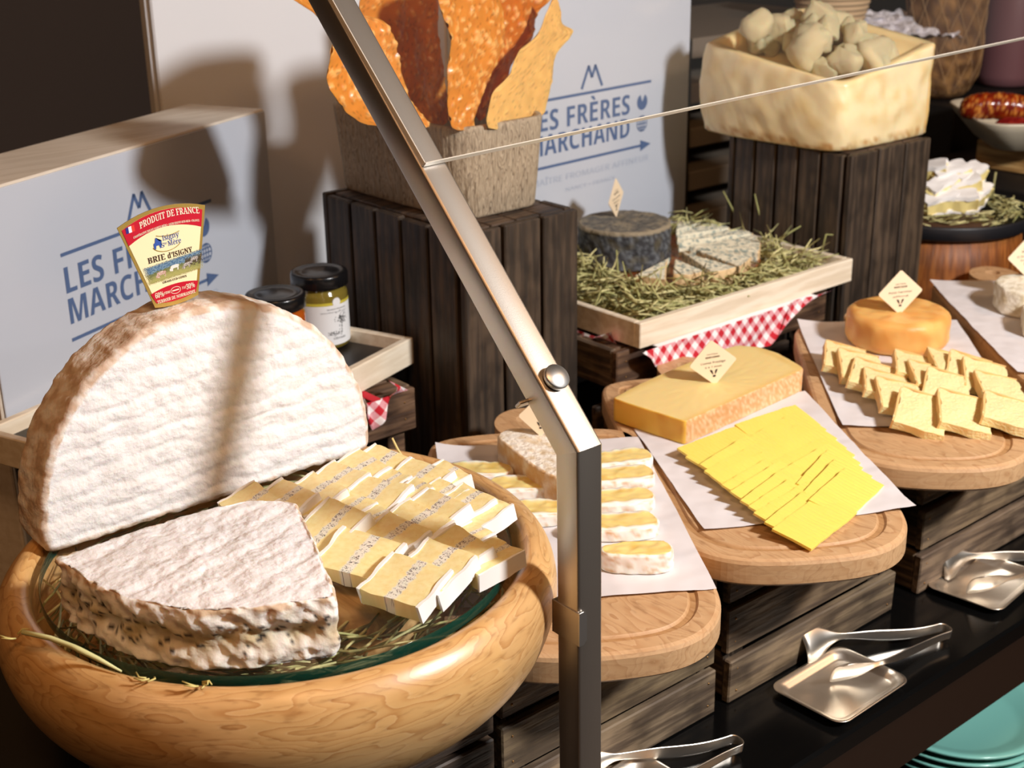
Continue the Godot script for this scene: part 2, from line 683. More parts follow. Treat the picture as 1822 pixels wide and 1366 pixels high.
	gl.refraction_enabled = true
	gl.refraction_scale = 0.05
	var pane := plain("guard_glass", Color(0.96, 0.98, 0.97, 0.005), 0.02)
	pane.metallic_specular = 0.2
	pane.transparency = BaseMaterial3D.TRANSPARENCY_ALPHA


func M(n: String) -> StandardMaterial3D:
	assert(mats.has(n), n)
	return mats[n]


# ---------------------------------------------------------------- room
func room() -> void:
	var wall := plain("wall_brown", srgb(74, 61, 53), 0.85)
	bumpy(wall, 41, 0.03, 0.05, 3.0)
	struct("floor", bx(-3.2, 6.2, -1.0, -0.9, -4.6, 4.2), plain("floor_tile", srgb(84, 72, 62), 0.5))
	struct("ceiling", bx(-3.2, 6.2, 2.3, 2.4, -4.6, 4.2), plain("ceiling_paint", srgb(176, 166, 152), 0.9))
	struct("wall_back", bx(-3.2, 6.2, -0.9, 2.3, -4.6, -4.5), wall)
	struct("wall_front", bx(-3.2, 6.2, -0.9, 2.3, 4.1, 4.2), wall)
	struct("wall_left", bx(-3.2, -3.1, -0.9, 2.3, -4.5, 4.1), wall)
	struct("wall_right", bx(6.1, 6.2, -0.9, 2.3, -4.5, 4.1), wall)


func counter() -> void:
	var t := thing("buffet_counter", "long black buffet counter with polished top and dark brown front", "counter")
	obj("countertop", bx(-0.9, 4.2, -0.03, 0.0, -2.75, -0.81, 0.004), M("black_counter"), t)
	obj("fascia", bx(-0.9, 4.2, -0.117, -0.03, -0.84, -0.815, 0.002), M("fascia_wood"), t)
	obj("back_panel", bx(-0.9, 4.2, -0.9, -0.03, -2.74, -2.7), M("shelf_dark"), t)
	obj("shelf", bx(-0.86, 4.16, -0.36, -0.34, -2.7, -0.83), M("shelf_dark"), t)
	obj("end_panel", bx(-0.9, -0.86, -0.9, -0.03, -2.7, -0.83), M("shelf_dark"), t)
	obj("end_panel", bx(4.16, 4.2, -0.9, -0.03, -2.7, -0.83), M("shelf_dark"), t)
	obj("plinth", bx(-0.86, 4.16, -0.9, -0.8, -0.95, -0.93), M("shelf_dark"), t)
	# mint plates piled on the shelf below
	var mint := plain("mint_glaze", srgb(126, 190, 178), 0.16)
	mint.clearcoat_enabled = true
	mint.clearcoat = 0.6
	var words := ["topmost mint green plate of the stack below the counter", "second mint green plate down in the stack below the counter", "third mint green plate down in the stack below the counter", "fourth mint green plate down in the stack below the counter", "fifth mint green plate down in the stack below the counter", "lowest mint green plate of the stack below the counter"]
	var pcentre := P(1755, 1346, -0.264) + Vector3(0.643, 0, -0.766) * 0.14
	for i in 4:
		var o := thing("dinner_plate", words[i] if i < 3 else words[5], "plate", Vector3(pcentre.x, -0.34 + 0.0135 * (3 - i) + 0.002, pcentre.z), "mint plates stacked under the counter")
		var st := S()
		lathe(st, [Vector2(0.0, 0.0), Vector2(0.075, 0.0), Vector2(0.085, 0.006), Vector2(0.138, 0.026), Vector2(0.1405, 0.0295), Vector2(0.138, 0.0315), Vector2(0.12, 0.025), Vector2(0.1, 0.014), Vector2(0.088, 0.009), Vector2(0.0, 0.008)], 64, Transform3D(), true)
		obj("dish", st, mint, o)


# ---------------------------------------------------------------- the wooden bowl with its glass plate, and what lies on it
const BOWL := Vector3(0.606, 0.0, -1.084)
const PLATE_Y := 0.352


func bowl_and_brie() -> void:
	# a dark stand that carries the bowl
	var stand := thing("bowl_stand", "dark slatted wooden stand carrying the big turned wooden bowl", "stand")
	for i in 4:
		obj("slat", bx(0.44, 0.75, 0.006 + 0.047 * i, 0.046 + 0.047 * i, -0.945, -0.931, 0.002), M("pedestal_top"), stand)
	obj("side_board", bx(0.44, 0.454, 0.0, 0.19, -1.24, -0.946), M("pedestal_top"), stand)
	obj("side_board", bx(0.736, 0.75, 0.0, 0.19, -1.24, -0.946), M("pedestal_top"), stand)
	obj("top_board", bx(0.44, 0.75, 0.19, 0.2, -1.24, -0.93), M("pedestal_top"), stand)
	# the bowl: a turned ring of glued staves
	var bowl := thing("wooden_bowl", "large turned wooden bowl with thick rounded rim holding the glass plate", "bowl", BOWL)
	var prof := smooth_line([Vector2(0.15, 0.2), Vector2(0.18, 0.2015), Vector2(0.218, 0.217), Vector2(0.245, 0.239), Vector2(0.263, 0.265), Vector2(0.273, 0.294), Vector2(0.2745, 0.315), Vector2(0.27, 0.336), Vector2(0.259, 0.35), Vector2(0.248, 0.353), Vector2(0.239, 0.346), Vector2(0.237, 0.33), Vector2(0.238, 0.29), Vector2(0.225, 0.25), Vector2(0.19, 0.228), Vector2(0.0, 0.222)], 4, false)
	prof.insert(0, Vector2(0.0, 0.2))
	var seg := 168
	var staves := 14
	var tone := []
	for i in staves: tone.append([rng.randf_range(0.86, 1.0), rng.randf(), rng.randf_range(0.9, 1.0)])
	var rings := []
	var cols := []
	var uvs := []
	var l := 0.0
	for i in prof.size():
		if i: l += prof[i].distance_to(prof[i - 1])
		var r := PackedVector3Array()
		var c := PackedColorArray()
		var u := PackedVector2Array()
		for j in seg:
			var a := TAU * j / seg
			r.append(Vector3(prof[i].x * cos(a), prof[i].y, prof[i].x * sin(a)))
			var s: Array = tone[int(float(j) / seg * staves)]
			c.append(Color(s[0], s[0] * (0.93 + 0.07 * s[2]), s[0] * s[2] * 0.98))
			u.append(Vector2(2.0 * j / seg + tone[int(float(j) / seg * staves)][1] * 0.0, l * 5.0))
		rings.append(r)
		cols.append(c)
		uvs.append(u)
	var st := S()
	st.set_smooth_group(0)
	loft(st, rings, true, false, cols, uvs)
	obj("body", st, M("bowl_wood"), bowl)
	# a log under the glass, and hay round it
	var log_ := thing("wooden_log", "round cut log standing under the glass plate in the bowl", "log", BOWL + Vector3(0.05, 0, 0.03))
	st = S()
	lathe(st, [Vector2(0, 0.222), Vector2(0.118, 0.222), Vector2(0.12, 0.28), Vector2(0.118, 0.334), Vector2(0.114, 0.338), Vector2(0.0, 0.338)], 40, Transform3D(), true)
	obj("body", st, M("block_wood"), log_)
	var hb := hay_heap("hay", "loose hay lying round the log below the glass plate", 700, func() -> Transform3D:
		var a := rng.randf() * TAU
		var r := rng.randf_range(0.13, 0.222)
		var y := rng.randf_range(0.25, 0.334)
		return lay(BOWL + Vector3(cos(a) * r, y, sin(a) * r), a + PI / 2 + rng.randf_range(-0.5, 0.5), rng.randf_range(-0.25, 0.25), rng.randf_range(0.05, 0.11)))
	hb.set_meta("category", "hay")
	# the glass plate
	var plate := thing("glass_plate", "round clear glass plate with dark green edge set in the wooden bowl", "plate", BOWL)
	st = S()
	lathe(st, [Vector2(0, 0.340), Vector2(0.2285, 0.340), Vector2(0.2292, 0.342), Vector2(0.2292, 0.350), Vector2(0.2285, 0.352), Vector2(0.0, 0.352)], 120, Transform3D(), true)
	obj("pane", st, M("guard_glass"), plate)
	var edge := plain("green_glass_edge", Color(0.0, 0.22, 0.18, 0.86), 0.05)
	edge.transparency = BaseMaterial3D.TRANSPARENCY_ALPHA
	st = S()
	lathe(st, [Vector2(0.2293, 0.3402), Vector2(0.2299, 0.342), Vector2(0.2299, 0.350), Vector2(0.2293, 0.3518)], 120, Transform3D(), true)
	obj("edge", st, edge, plate)
	brie_wheels()
	brie_slices()
	# loose straws on the rim
	var pts := [P(40, 1124, 0.372), P(90, 1135, 0.371), P(130, 1150, 0.370), P(142, 1156, 0.369), P(175, 1172, 0.362), P(216, 1194, 0.357)]
	st = S()
	tube(st, pts, [0.0022, 0.0024, 0.0024, 0.0027, 0.0022, 0.0009], 7)
	tag(obj("straw", st, straw_mat(Color(0.86, 0.86, 0.62))), "long pale straw lying across the left of the bowl rim", "straw")
	st = S()
	tube(st, [P(698, 779, 0.384), P(708, 800, 0.37), P(726, 826, 0.3535)], [0.0011, 0.0014, 0.001], 6)
	tag(obj("straw", st, straw_mat(Color(0.86, 0.78, 0.52))), "short straw sticking up at the back edge of the glass plate", "straw")
	var spots := [[P(352, 1216, 0.357), "tuft of bent straw bits on the bowl rim below the lying brie", 5], [P(268, 1203, 0.357), "tiny straw wisp on the bowl rim left of the straw tuft", 3], [P(27, 1132, 0.353), "small straw bit clinging to the far left of the bowl rim", 3]]
	for s in spots:
		st = S()
		for k in s[2]:
			var a := rng.randf() * TAU
			var q: Vector3 = s[0] + Vector3(cos(a), 0, sin(a)) * 0.004
			var d := Vector3(cos(a + 0.8), rng.randf_range(0.1, 0.9), sin(a + 0.8)).normalized()
			tube(st, [q, q + d * 0.006, q + d * 0.008 + Vector3(cos(a + 2.0), 0.1, sin(a + 2.0)) * 0.007], [0.0009, 0.0009, 0.0006], 5)
		tag(obj("straw_tuft", st, straw_mat(Color(0.85, 0.8, 0.5))), s[1], "straw")


func straw_mat(c: Color) -> StandardMaterial3D:
	return plain("straw_%s" % c.to_html(), c, 0.6)


func lay(at: Vector3, yaw: float, tilt: float, length: float) -> Transform3D:
	var b := Basis(Vector3.UP, -yaw) * Basis(Vector3.BACK, tilt) * Basis(Vector3.RIGHT, rng.randf() * TAU)
	return Transform3D(b.scaled_local(Vector3(length, 1, 1)), at)


var strand: ArrayMesh


func hay_heap(called: String, label: String, count: int, place: Callable) -> MultiMeshInstance3D:
	if strand == null:
		var st := S()
		tube(st, [Vector3(-0.5, -0.0012, 0), Vector3(-0.2, 0.0015, 0.001), Vector3(0.1, 0.002, -0.001), Vector3(0.5, -0.002, 0.001)], [0.0009, 0.0014, 0.0014, 0.0008], 5)
		strand = done(st)
	var mm := MultiMesh.new()
	mm.transform_format = MultiMesh.TRANSFORM_3D
	mm.use_colors = true
	mm.mesh = strand
	mm.instance_count = count
	for i in count:
		mm.set_instance_transform(i, place.call())
		var k := rng.randf()
		var c := lin(168, 168, 104).lerp(lin(222, 214, 156), k) if rng.randf() < 0.85 else lin(140, 130, 76)
		mm.set_instance_color(i, c)
	var o := MultiMeshInstance3D.new()
	o.name = numbered(called)
	o.multimesh = mm
	o.material_override = M("hay")
	add_child(o)
	tag(o, label, "hay", "", "stuff")
	return o


func brie_wheels() -> void:
	# the wheel cut across and stood on its cut edge
	var o := thing("brie_wheel", "big white brie wheel cut across and standing upright on the glass plate", "cheese", Vector3(0.6175, PLATE_Y, -1.2875))
	var outline := PackedVector2Array()
	var R := 0.195
	var cy := 0.020
	for i in 65:
		var a := PI * (i / 64.0) * 1.066 - 0.1037
		outline.append(Vector2(cos(a) * R, -(cy + sin(a) * R)))
	var bump := func(p: Vector3, w: int) -> float:
		if w == 0:
			var z := p.z + 0.006 * n3(p, 14.0)
			var ridge := pow(0.5 + 0.5 * sin(z * TAU / 0.021 + p.x * 9.0), 3.0)
			return -0.0014 * ridge + 0.0016 * n3(p, 22.0, 3.0) + 0.0006 * n3(p, 90.0, 9.0)
		return 0.0014 * n3(Vector3(p.x * 2.0, p.y * 0.8, p.z * 2.0), 24.0, 5.0) + 0.0007 * n3(p, 110.0)
	var tint := func(p: Vector3, w: int) -> Color:
		var c := lin(243, 241, 240)
		if w == 0:
			var d := absf(Vector2(p.x, p.z + cy).length() - R)
			if d < 0.006: c = c.lerp(lin(214, 184, 150), 0.55 * (0.5 + n3(p, 120.0)))
			return c.lerp(lin(226, 222, 218), clampf(n3(p, 40.0, 2.0), 0, 1) * 0.35)
		c = lin(226, 208, 190)
		var m := n3(Vector3(p.x * 2.0, p.y, p.z * 2.0), 30.0, 1.0)
		if m > 0.25: c = c.lerp(lin(190, 156, 126), 0.6)
		if m < -0.3: c = c.lerp(lin(240, 234, 228), 0.8)
		return c
	var body := mesh_node("rind_body", cheese(outline, 0.066, 0.008, bump, tint, 0.004, 46), M("rind_white"), o)
	body.rotation.x = PI / 2
	# the piece that lies in front of it
	var ol := smooth_line([Vector2(0.389, -1.105), Vector2(0.390, -1.06), Vector2(0.398, -1.012), Vector2(0.413, -0.974), Vector2(0.434, -0.940), Vector2(0.465, -0.913), Vector2(0.503, -0.893), Vector2(0.533, -0.877)], 5, false)
	ol.append_array(PackedVector2Array([Vector2(0.541, -0.877), Vector2(0.545, -0.884), Vector2(0.566, -0.935), Vector2(0.588, -0.987), Vector2(0.603, -1.03), Vector2(0.613, -1.058), Vector2(0.609, -1.068), Vector2(0.58, -1.095), Vector2(0.54, -1.103), Vector2(0.47, -1.108)]))
	var mid := Vector2(0.49, -1.0)
	var lo := PackedVector2Array()
	for q in ol: lo.append(q - mid)
	var cheese_h := 0.058
	bump = func(p: Vector3, w: int) -> float:
		if w == 0:
			var z := p.z * 0.9 + p.x * 0.25 + 0.006 * n3(p, 16.0)
			return -0.001 * pow(0.5 + 0.5 * sin(z * TAU / 0.024), 3.0) + 0.0016 * n3(p, 26.0, 3.0) + 0.0005 * n3(p, 120.0)
		var mid_h := exp(-pow((p.y - 0.027) / 0.01, 2.0))
		var cut := clampf((p.x - 0.03) * 40.0, 0.0, 1.0)
		return (0.003 * n3(Vector3(p.x, p.y * 1.6, p.z), 34.0, 4.0) + 0.0022 * n3(p, 90.0, 8.0) - 0.006 * mid_h * (0.7 + n3(p, 18.0))) * lerpf(1.0, 0.35, cut) - 0.001
	tint = func(p: Vector3, w: int) -> Color:
		if w == 0: return lin(240, 239, 241).lerp(lin(212, 208, 206), clampf(n3(p, 34.0, 2.0) * 0.5 + 0.1, 0, 1))
		var band := exp(-pow((p.y - 0.028) / 0.013, 2.0))
		var c := lin(240, 236, 230).lerp(lin(196, 178, 142), clampf(band * 0.75 + n3(p, 40.0, 6.0) * 0.55, 0, 1))
		if band > 0.3 and n3(Vector3(p.x, p.y * 2.0, p.z), 75.0, 12.0) > 0.56: c = lin(58, 50, 50)
		if p.y > cheese_h - 0.006 and n3(p, 60.0) > 0.0: c = c.lerp(lin(196, 160, 116), 0.7)
		return c
	var o2 := thing("brie_wedge", "thick white brie piece lying flat in front of the standing brie wheel", "cheese", Vector3(mid.x, PLATE_Y, mid.y))
	mesh_node("rind_body", cheese(lo, cheese_h, 0.004, bump, tint, 0.0028, 44), M("rind_white"), o2)
	# the maker's tag on a pick in the top of the standing wheel
	brie_tag()


func brie_tag() -> void:
	var at := Vector3(0.600, 0.553, -1.252)
	var t := thing("price_tag", "fan shaped red and cream brie tag with a gold rim stuck into the standing wheel", "label")
	var ang := deg_to_rad(4.0)
	var u := Vector3(cos(ang), sin(ang), 0)
	var v := Vector3(-sin(ang), cos(ang), 0)
	var n := Vector3(0, 0, 1)
	var o := at + v * 0.012 + u * 0.006          # middle of the lower edge
	var W1 := 0.0485
	var W0 := 0.0245
	var H := 0.098
	var fan := func(k: float, y0: float, y1: float) -> Array:   # the fan between two heights (0..1), drawn in by k
		var pts := []
		var hw := func(y: float) -> float: return lerpf(W0, W1, y) - k
		for i in 13:
			var s := i / 12.0 * 2.0 - 1.0
			pts.append(Vector2(hw.call(y0) * s, H * y0 + (0.010 * (1.0 - s * s) - 0.004 if y0 > 0.5 else 0.004 - 0.003 * (1.0 - s * s))))
		for i in 13:
			var s := 1.0 - i / 12.0 * 2.0
			pts.append(Vector2(hw.call(y1) * s, H * y1 + (0.010 if y1 > 0.5 else 0.004) * (1.0 - s * s) - 0.004))
		return pts
	var outer: Array = fan.call(0.0, 0.0, 1.0)
	var st := S()
	# card with thickness, corners rounded by the fan's own outline
	var poly := PackedVector2Array(outer)
	card_solid(st, poly, o, u, v, n, 0.0009)
	var gold := plain("tag_gold", srgb(196, 164, 84), 0.35, 0.5)
	obj("card", st, gold, t)
	var sheet := func(called: String, pts: Array, lift: float, m: Material) -> void:
		var s2 := S()
		print_poly(s2, pts, o + n * lift, u, v)
		obj(called, s2, m, t)
	var red := plain("tag_red", srgb(196, 16, 44), 0.4)
	var cream := plain("tag_cream", srgb(246, 236, 190), 0.45)
	var white := plain("tag_white", srgb(250, 240, 214), 0.45)
	var dark := plain("tag_brown_ink", srgb(58, 34, 24), 0.6)
	var blue := plain("tag_blue_ink", srgb(44, 84, 170), 0.6)
	sheet.call("cream_field", fan.call(0.0032, 0.045, 0.965), 0.0003, cream)
	sheet.call("red_band", fan.call(0.0032, 0.79, 0.965), 0.0005, red)
	sheet.call("red_band", fan.call(0.0032, 0.045, 0.235), 0.0005, red)
	var line := func(text: String, x: float, y: float, w: float, cap: float, m: Material, f: Font, bend := 0.0) -> void:
		lettering(t, text, f, o + u * x + v * y + n * 0.0008, u, v, w, cap, m, "lettering", bend)
	line.call("PRODUIT DE FRANCE", -0.0255, 0.0875, 0.066, 0.0066, white, font_serif_bold, 0.0045)
	line.call("COOPÉRATIVE ISIGNY SAINTE-MÈRE • 14230 ISIGNY-SUR-MER • FRANCE", -0.034, 0.0795, 0.073, 0.0022, white, font_serif_bold, 0.004)
	sheet.call("flag", [Vector2(-0.0405, 0.086), Vector2(-0.0375, 0.0863), Vector2(-0.0375, 0.0925), Vector2(-0.0405, 0.092)], 0.0008, plain("tag_flag_blue", srgb(40, 40, 130), 0.5))
	sheet.call("flag", [Vector2(-0.0375, 0.0863), Vector2(-0.0342, 0.0867), Vector2(-0.0342, 0.093), Vector2(-0.0375, 0.0925)], 0.0008, plain("tag_flag_white", srgb(245, 245, 245), 0.5))
	sheet.call("flag", [Vector2(-0.0342, 0.0867), Vector2(-0.031, 0.087), Vector2(-0.031, 0.0934), Vector2(-0.0342, 0.093)], 0.0008, plain("tag_flag_red", srgb(226, 60, 40), 0.5))
	line.call("Isigny", -0.004, 0.0700, 0.0185, 0.0052, blue, font_serif)
	line.call("S", -0.0065, 0.0632, 0.0033, 0.0046, blue, font_serif)
	line.call("te", -0.0030, 0.0655, 0.0028, 0.0026, blue, font_serif)
	line.call("Mère", 0.001, 0.0632, 0.0145, 0.0050, blue, font_serif)
	# little rider emblem and its gilt swashes
	var sb := S()
	var eo := o + n * 0.0008
	print_poly(sb, [Vector2(-0.0145, 0.0632), Vector2(-0.0125, 0.0632), Vector2(-0.0118, 0.0665), Vector2(-0.0085, 0.0665), Vector2(-0.0078, 0.0632), Vector2(-0.0068, 0.0632), Vector2(-0.0066, 0.068), Vector2(-0.0052, 0.0708), Vector2(-0.0074, 0.0702), Vector2(-0.0088, 0.0716), Vector2(-0.0095, 0.074), Vector2(-0.0112, 0.0748), Vector2(-0.012, 0.073), Vector2(-0.0126, 0.07), Vector2(-0.0145, 0.069)], eo, u, v)
	obj("emblem", sb, blue, t)
	sb = S()
	var sw := func(c: Vector2, r: float, ry: float, a0: float, a1: float) -> void:
		for i in 14:
			var a := lerpf(a0, a1, i / 14.0)
			var b := lerpf(a0, a1, (i + 1) / 14.0)
			print_bar(sb, c + Vector2(cos(a) * r, sin(a) * ry), c + Vector2(cos(b) * r, sin(b) * ry), 0.0007, eo, u, v)
	sw.call(Vector2(0.0, 0.0675), 0.016, 0.009, PI * 1.08, PI * 1.85)
	sw.call(Vector2(0.004, 0.079), 0.016, 0.005, PI * 1.15, PI * 1.75)
	obj("swash", sb, gold, t)
	line.call("BRIE", -0.0235, 0.0505, 0.0190, 0.0062, dark, font_serif_bold)
	line.call("d’ISIGNY", -0.0015, 0.0505, 0.0275, 0.0056, dark, font_serif_bold)
	line.call("GRASS-FED COWS", -0.012, 0.0265, 0.027, 0.0023, dark, font_serif_bold)
	line.call("60%", -0.0225, 0.0135, 0.0095, 0.0056, white, font_serif_bold)
	line.call("FIDM", -0.0125, 0.0150, 0.0065, 0.0026, white, font_serif_bold)
	line.call("FAT", 0.0078, 0.0150, 0.0045, 0.0026, white, font_serif_bold)
	line.call("30%", 0.0125, 0.0135, 0.0095, 0.0056, white, font_serif_bold)
	line.call("TERROIR DE NORMANDIE", -0.0215, 0.0075, 0.043, 0.0033, white, font_serif_bold)
	sb = S()
	for i in 20:
		var a := TAU * i / 20
		var b := TAU * (i + 1) / 20
		print_bar(sb, Vector2(0.0005, 0.0162) + Vector2(cos(a) * 0.0055, sin(a) * 0.0035), Vector2(0.0005, 0.0162) + Vector2(cos(b) * 0.0055, sin(b) * 0.0035), 0.0005, eo, u, v)
	print_bar(sb, Vector2(-0.0035, 0.0162), Vector2(0.0045, 0.0162), 0.0012, eo, u, v)
	obj("stamp", sb, white, t)
	# the printed meadow with four cows
	var pic := plain("tag_picture", Color.WHITE, 0.5)
	pic.albedo_texture = meadow()
	pic.transparency = BaseMaterial3D.TRANSPARENCY_ALPHA_SCISSOR
	pic.alpha_scissor_threshold = 0.5
	sb = S()
	var pc := [Vector2(-0.0275, 0.0285), Vector2(0.0345, 0.0305), Vector2(0.0385, 0.0515), Vector2(-0.031, 0.0475)]
	var uv := [Vector2(0, 1), Vector2(1, 1), Vector2(1, 0), Vector2(0, 0)]
	for q in [[0, 1, 2], [0, 2, 3]]:
		for k in [0, 2, 1]:
			sb.set_uv(uv[q[k]])
			sb.add_vertex(o + n * 0.0007 + u * pc[q[k]].x + v * pc[q[k]].y)
	obj("picture", sb, pic, t)
	st = S()
	tube(st, [at + v * 0.03 - n * 0.0022 + u * 0.006, at - v * 0.02 - n * 0.0022 + u * 0.006], 0.0012, 8)
	obj("pick", st, plain("pick_wood", srgb(206, 170, 116), 0.6), t)


# a flat card with a thickness, front face at o
func card_solid(st: SurfaceTool, poly: PackedVector2Array, o: Vector3, u: Vector3, v: Vector3, n: Vector3, thick: float) -> void:
	if Geometry2D.is_polygon_clockwise(poly):
		poly = poly.duplicate()
		poly.reverse()
	var t := Geometry2D.triangulate_polygon(poly)
	var w := func(q: Vector2, d: float) -> Vector3: return o + u * q.x + v * q.y - n * d
	for i in range(0, t.size(), 3):
		var a: Vector2 = poly[t[i]]
		var b: Vector2 = poly[t[i + 1]]
		var c: Vector2 = poly[t[i + 2]]
		if (b - a).cross(c - a) < 0.0:
			var s := b
			b = c
			c = s
		tri(st, w.call(a, 0.0), w.call(b, 0.0), w.call(c, 0.0))
		tri(st, w.call(a, thick), w.call(c, thick), w.call(b, thick))
	for i in poly.size():
		var a: Vector2 = poly[i]
		var b: Vector2 = poly[(i + 1) % poly.size()]
		quad(st, w.call(a, thick), w.call(b, thick), w.call(b, 0.0), w.call(a, 0.0))


func meadow() -> ImageTexture:
	var im := Image.create(192, 72, false, Image.FORMAT_RGBA8)
	var cows := [[48, 40, 15, 0], [92, 32, 14, 1], [134, 38, 13, 2], [160, 26, 13, 3]]
	for y in 72:
		for x in 192:
			var k := noise.get_noise_2d(x * 0.09, y * 0.16)
			var k2 := noise.get_noise_2d(x * 0.35 + 50.0, y * 0.4)
			var c := srgb(70, 104, 140).lerp(srgb(120, 150, 170), clampf(k + 0.5, 0, 1))
			var hor := 34.0 - 6.0 * sin(x * 0.02) + 4.0 * k
			if y > hor: c = srgb(96, 104, 60).lerp(srgb(170, 166, 96), clampf((y - hor) / 26.0 + k2 * 0.3, 0, 1))
			if x > 126 and y < 44 + 8 * k and y > 12 + 14 * absf(k): c = srgb(52, 44, 30).lerp(srgb(104, 92, 60), clampf(k2 + 0.4, 0, 1))
			for w in cows:
				var dx: float = (x - w[0]) / float(w[2])
				var dy: float = (y - w[1]) / (w[2] * 0.5)
				var body: bool = dx * dx + dy * dy < 1.0
				var hx: float = (x - w[0] + w[2]) / (w[2] * 0.32)
				var hy: float = (y - w[1] - w[2] * 0.62) / (w[2] * 0.42)
				var legs: bool = absf(absf(dx) - 0.65) < 0.14 and dy > 0.0 and dy < 2.2
				if body or hx * hx + hy * hy < 1.0 or legs:
					c = srgb(236, 228, 220)
					if k2 > 0.05 and w[3] != 1: c = srgb(150, 76, 44) if w[3] == 0 else srgb(54, 46, 44)
			var e := minf(minf(x, 191 - x) / 20.0, minf(y, 71 - y) / 10.0) + 0.6 * k2
			c.a = 1.0 if e > 0.35 else 0.0
			im.set_pixel(x, y, c)
	return ImageTexture.create_from_image(im)


# ---- the sliced double brie: slabs with a truffle seam, cut face up
func slice_texture(seed_: int) -> ImageTexture:
	var im := Image.create(128, 128, false, Image.FORMAT_RGB8)
	var n := FastNoiseLite.new()
	n.seed = seed_
	n.frequency = 1.0
	for y in 128:
		for x in 128:
			var k := n.get_noise_2d(x * 0.05, y * 0.05)
			var f := n.get_noise_2d(x * 0.13 + 80.0 + 7.0 * n.get_noise_2d(x * 0.03, y * 0.03), y * 0.10)
			var c := srgb(244, 228, 172).lerp(srgb(238, 216, 150), clampf(k + 0.35, 0, 1))
			if n.get_noise_2d(x * 0.12 + 300.0, y * 0.12) > 0.62: c = srgb(222, 194, 116)
			var s := absf(x - 66.0 + 5.0 * n.get_noise_2d(y * 0.06, 9.0))
			if s < 13.0:
				c = c.lerp(srgb(232, 228, 214), clampf((13.0 - s) / 4.0, 0, 1))
				if f > 0.36 and s < 10.0: c = srgb(58, 48, 50)
				elif f > 0.27 and s < 10.0: c = srgb(160, 150, 144)
			im.set_pixel(x, y, c)
	return ImageTexture.create_from_image(im)


func slab(size: Vector3, nx: int, nz: int, seed_: float, wob: float) -> SurfaceTool:
	var st := S()
	var pt := func(i: float, j: float, y: float) -> Vector3:
		var p := Vector3((i / nx - 0.5) * size.x, y, (j / nz - 0.5) * size.z)
		var w := Vector3(n3(p, 30.0, seed_), n3(p, 40.0, seed_ + 7.0) * 0.5, n3(p, 30.0, seed_ + 3.0)) * wob
		return p + w
	var vert := func(p: Vector3, q: Vector3) -> void:
		st.set_uv(Vector2(q.z / size.z + 0.5, q.x / size.x + 0.5))
		st.add_vertex(p)
	var cell := func(a: Vector3, b: Vector3, c: Vector3, d: Vector3) -> void:
		for q in [a, c, b, a, d, c]: vert.call(q, q)
	st.set_smooth_group(1)
	for i in nx:
		for j in nz:
			cell.call(pt.call(i, j, size.y / 2), pt.call(i, j + 1, size.y / 2), pt.call(i + 1, j + 1, size.y / 2), pt.call(i + 1, j, size.y / 2))
	st.set_smooth_group(2)
	for i in nx:
		for j in nz:
			cell.call(pt.call(i, j, -size.y / 2), pt.call(i + 1, j, -size.y / 2), pt.call(i + 1, j + 1, -size.y / 2), pt.call(i, j + 1, -size.y / 2))
	var h := size.y / 2
	for i in nx:
		st.set_smooth_group(3)
		cell.call(pt.call(i, nz, -h), pt.call(i + 1, nz, -h), pt.call(i + 1, nz, h), pt.call(i, nz, h))
		st.set_smooth_group(4)
		cell.call(pt.call(i + 1, 0, -h), pt.call(i, 0, -h), pt.call(i, 0, h), pt.call(i + 1, 0, h))
	for j in nz:
		st.set_smooth_group(5)
		cell.call(pt.call(nx, j + 1, -h), pt.call(nx, j, -h), pt.call(nx, j, h), pt.call(nx, j + 1, h))
		st.set_smooth_group(6)
		cell.call(pt.call(0, j, -h), pt.call(0, j + 1, -h), pt.call(0, j + 1, h), pt.call(0, j, h))
	return st


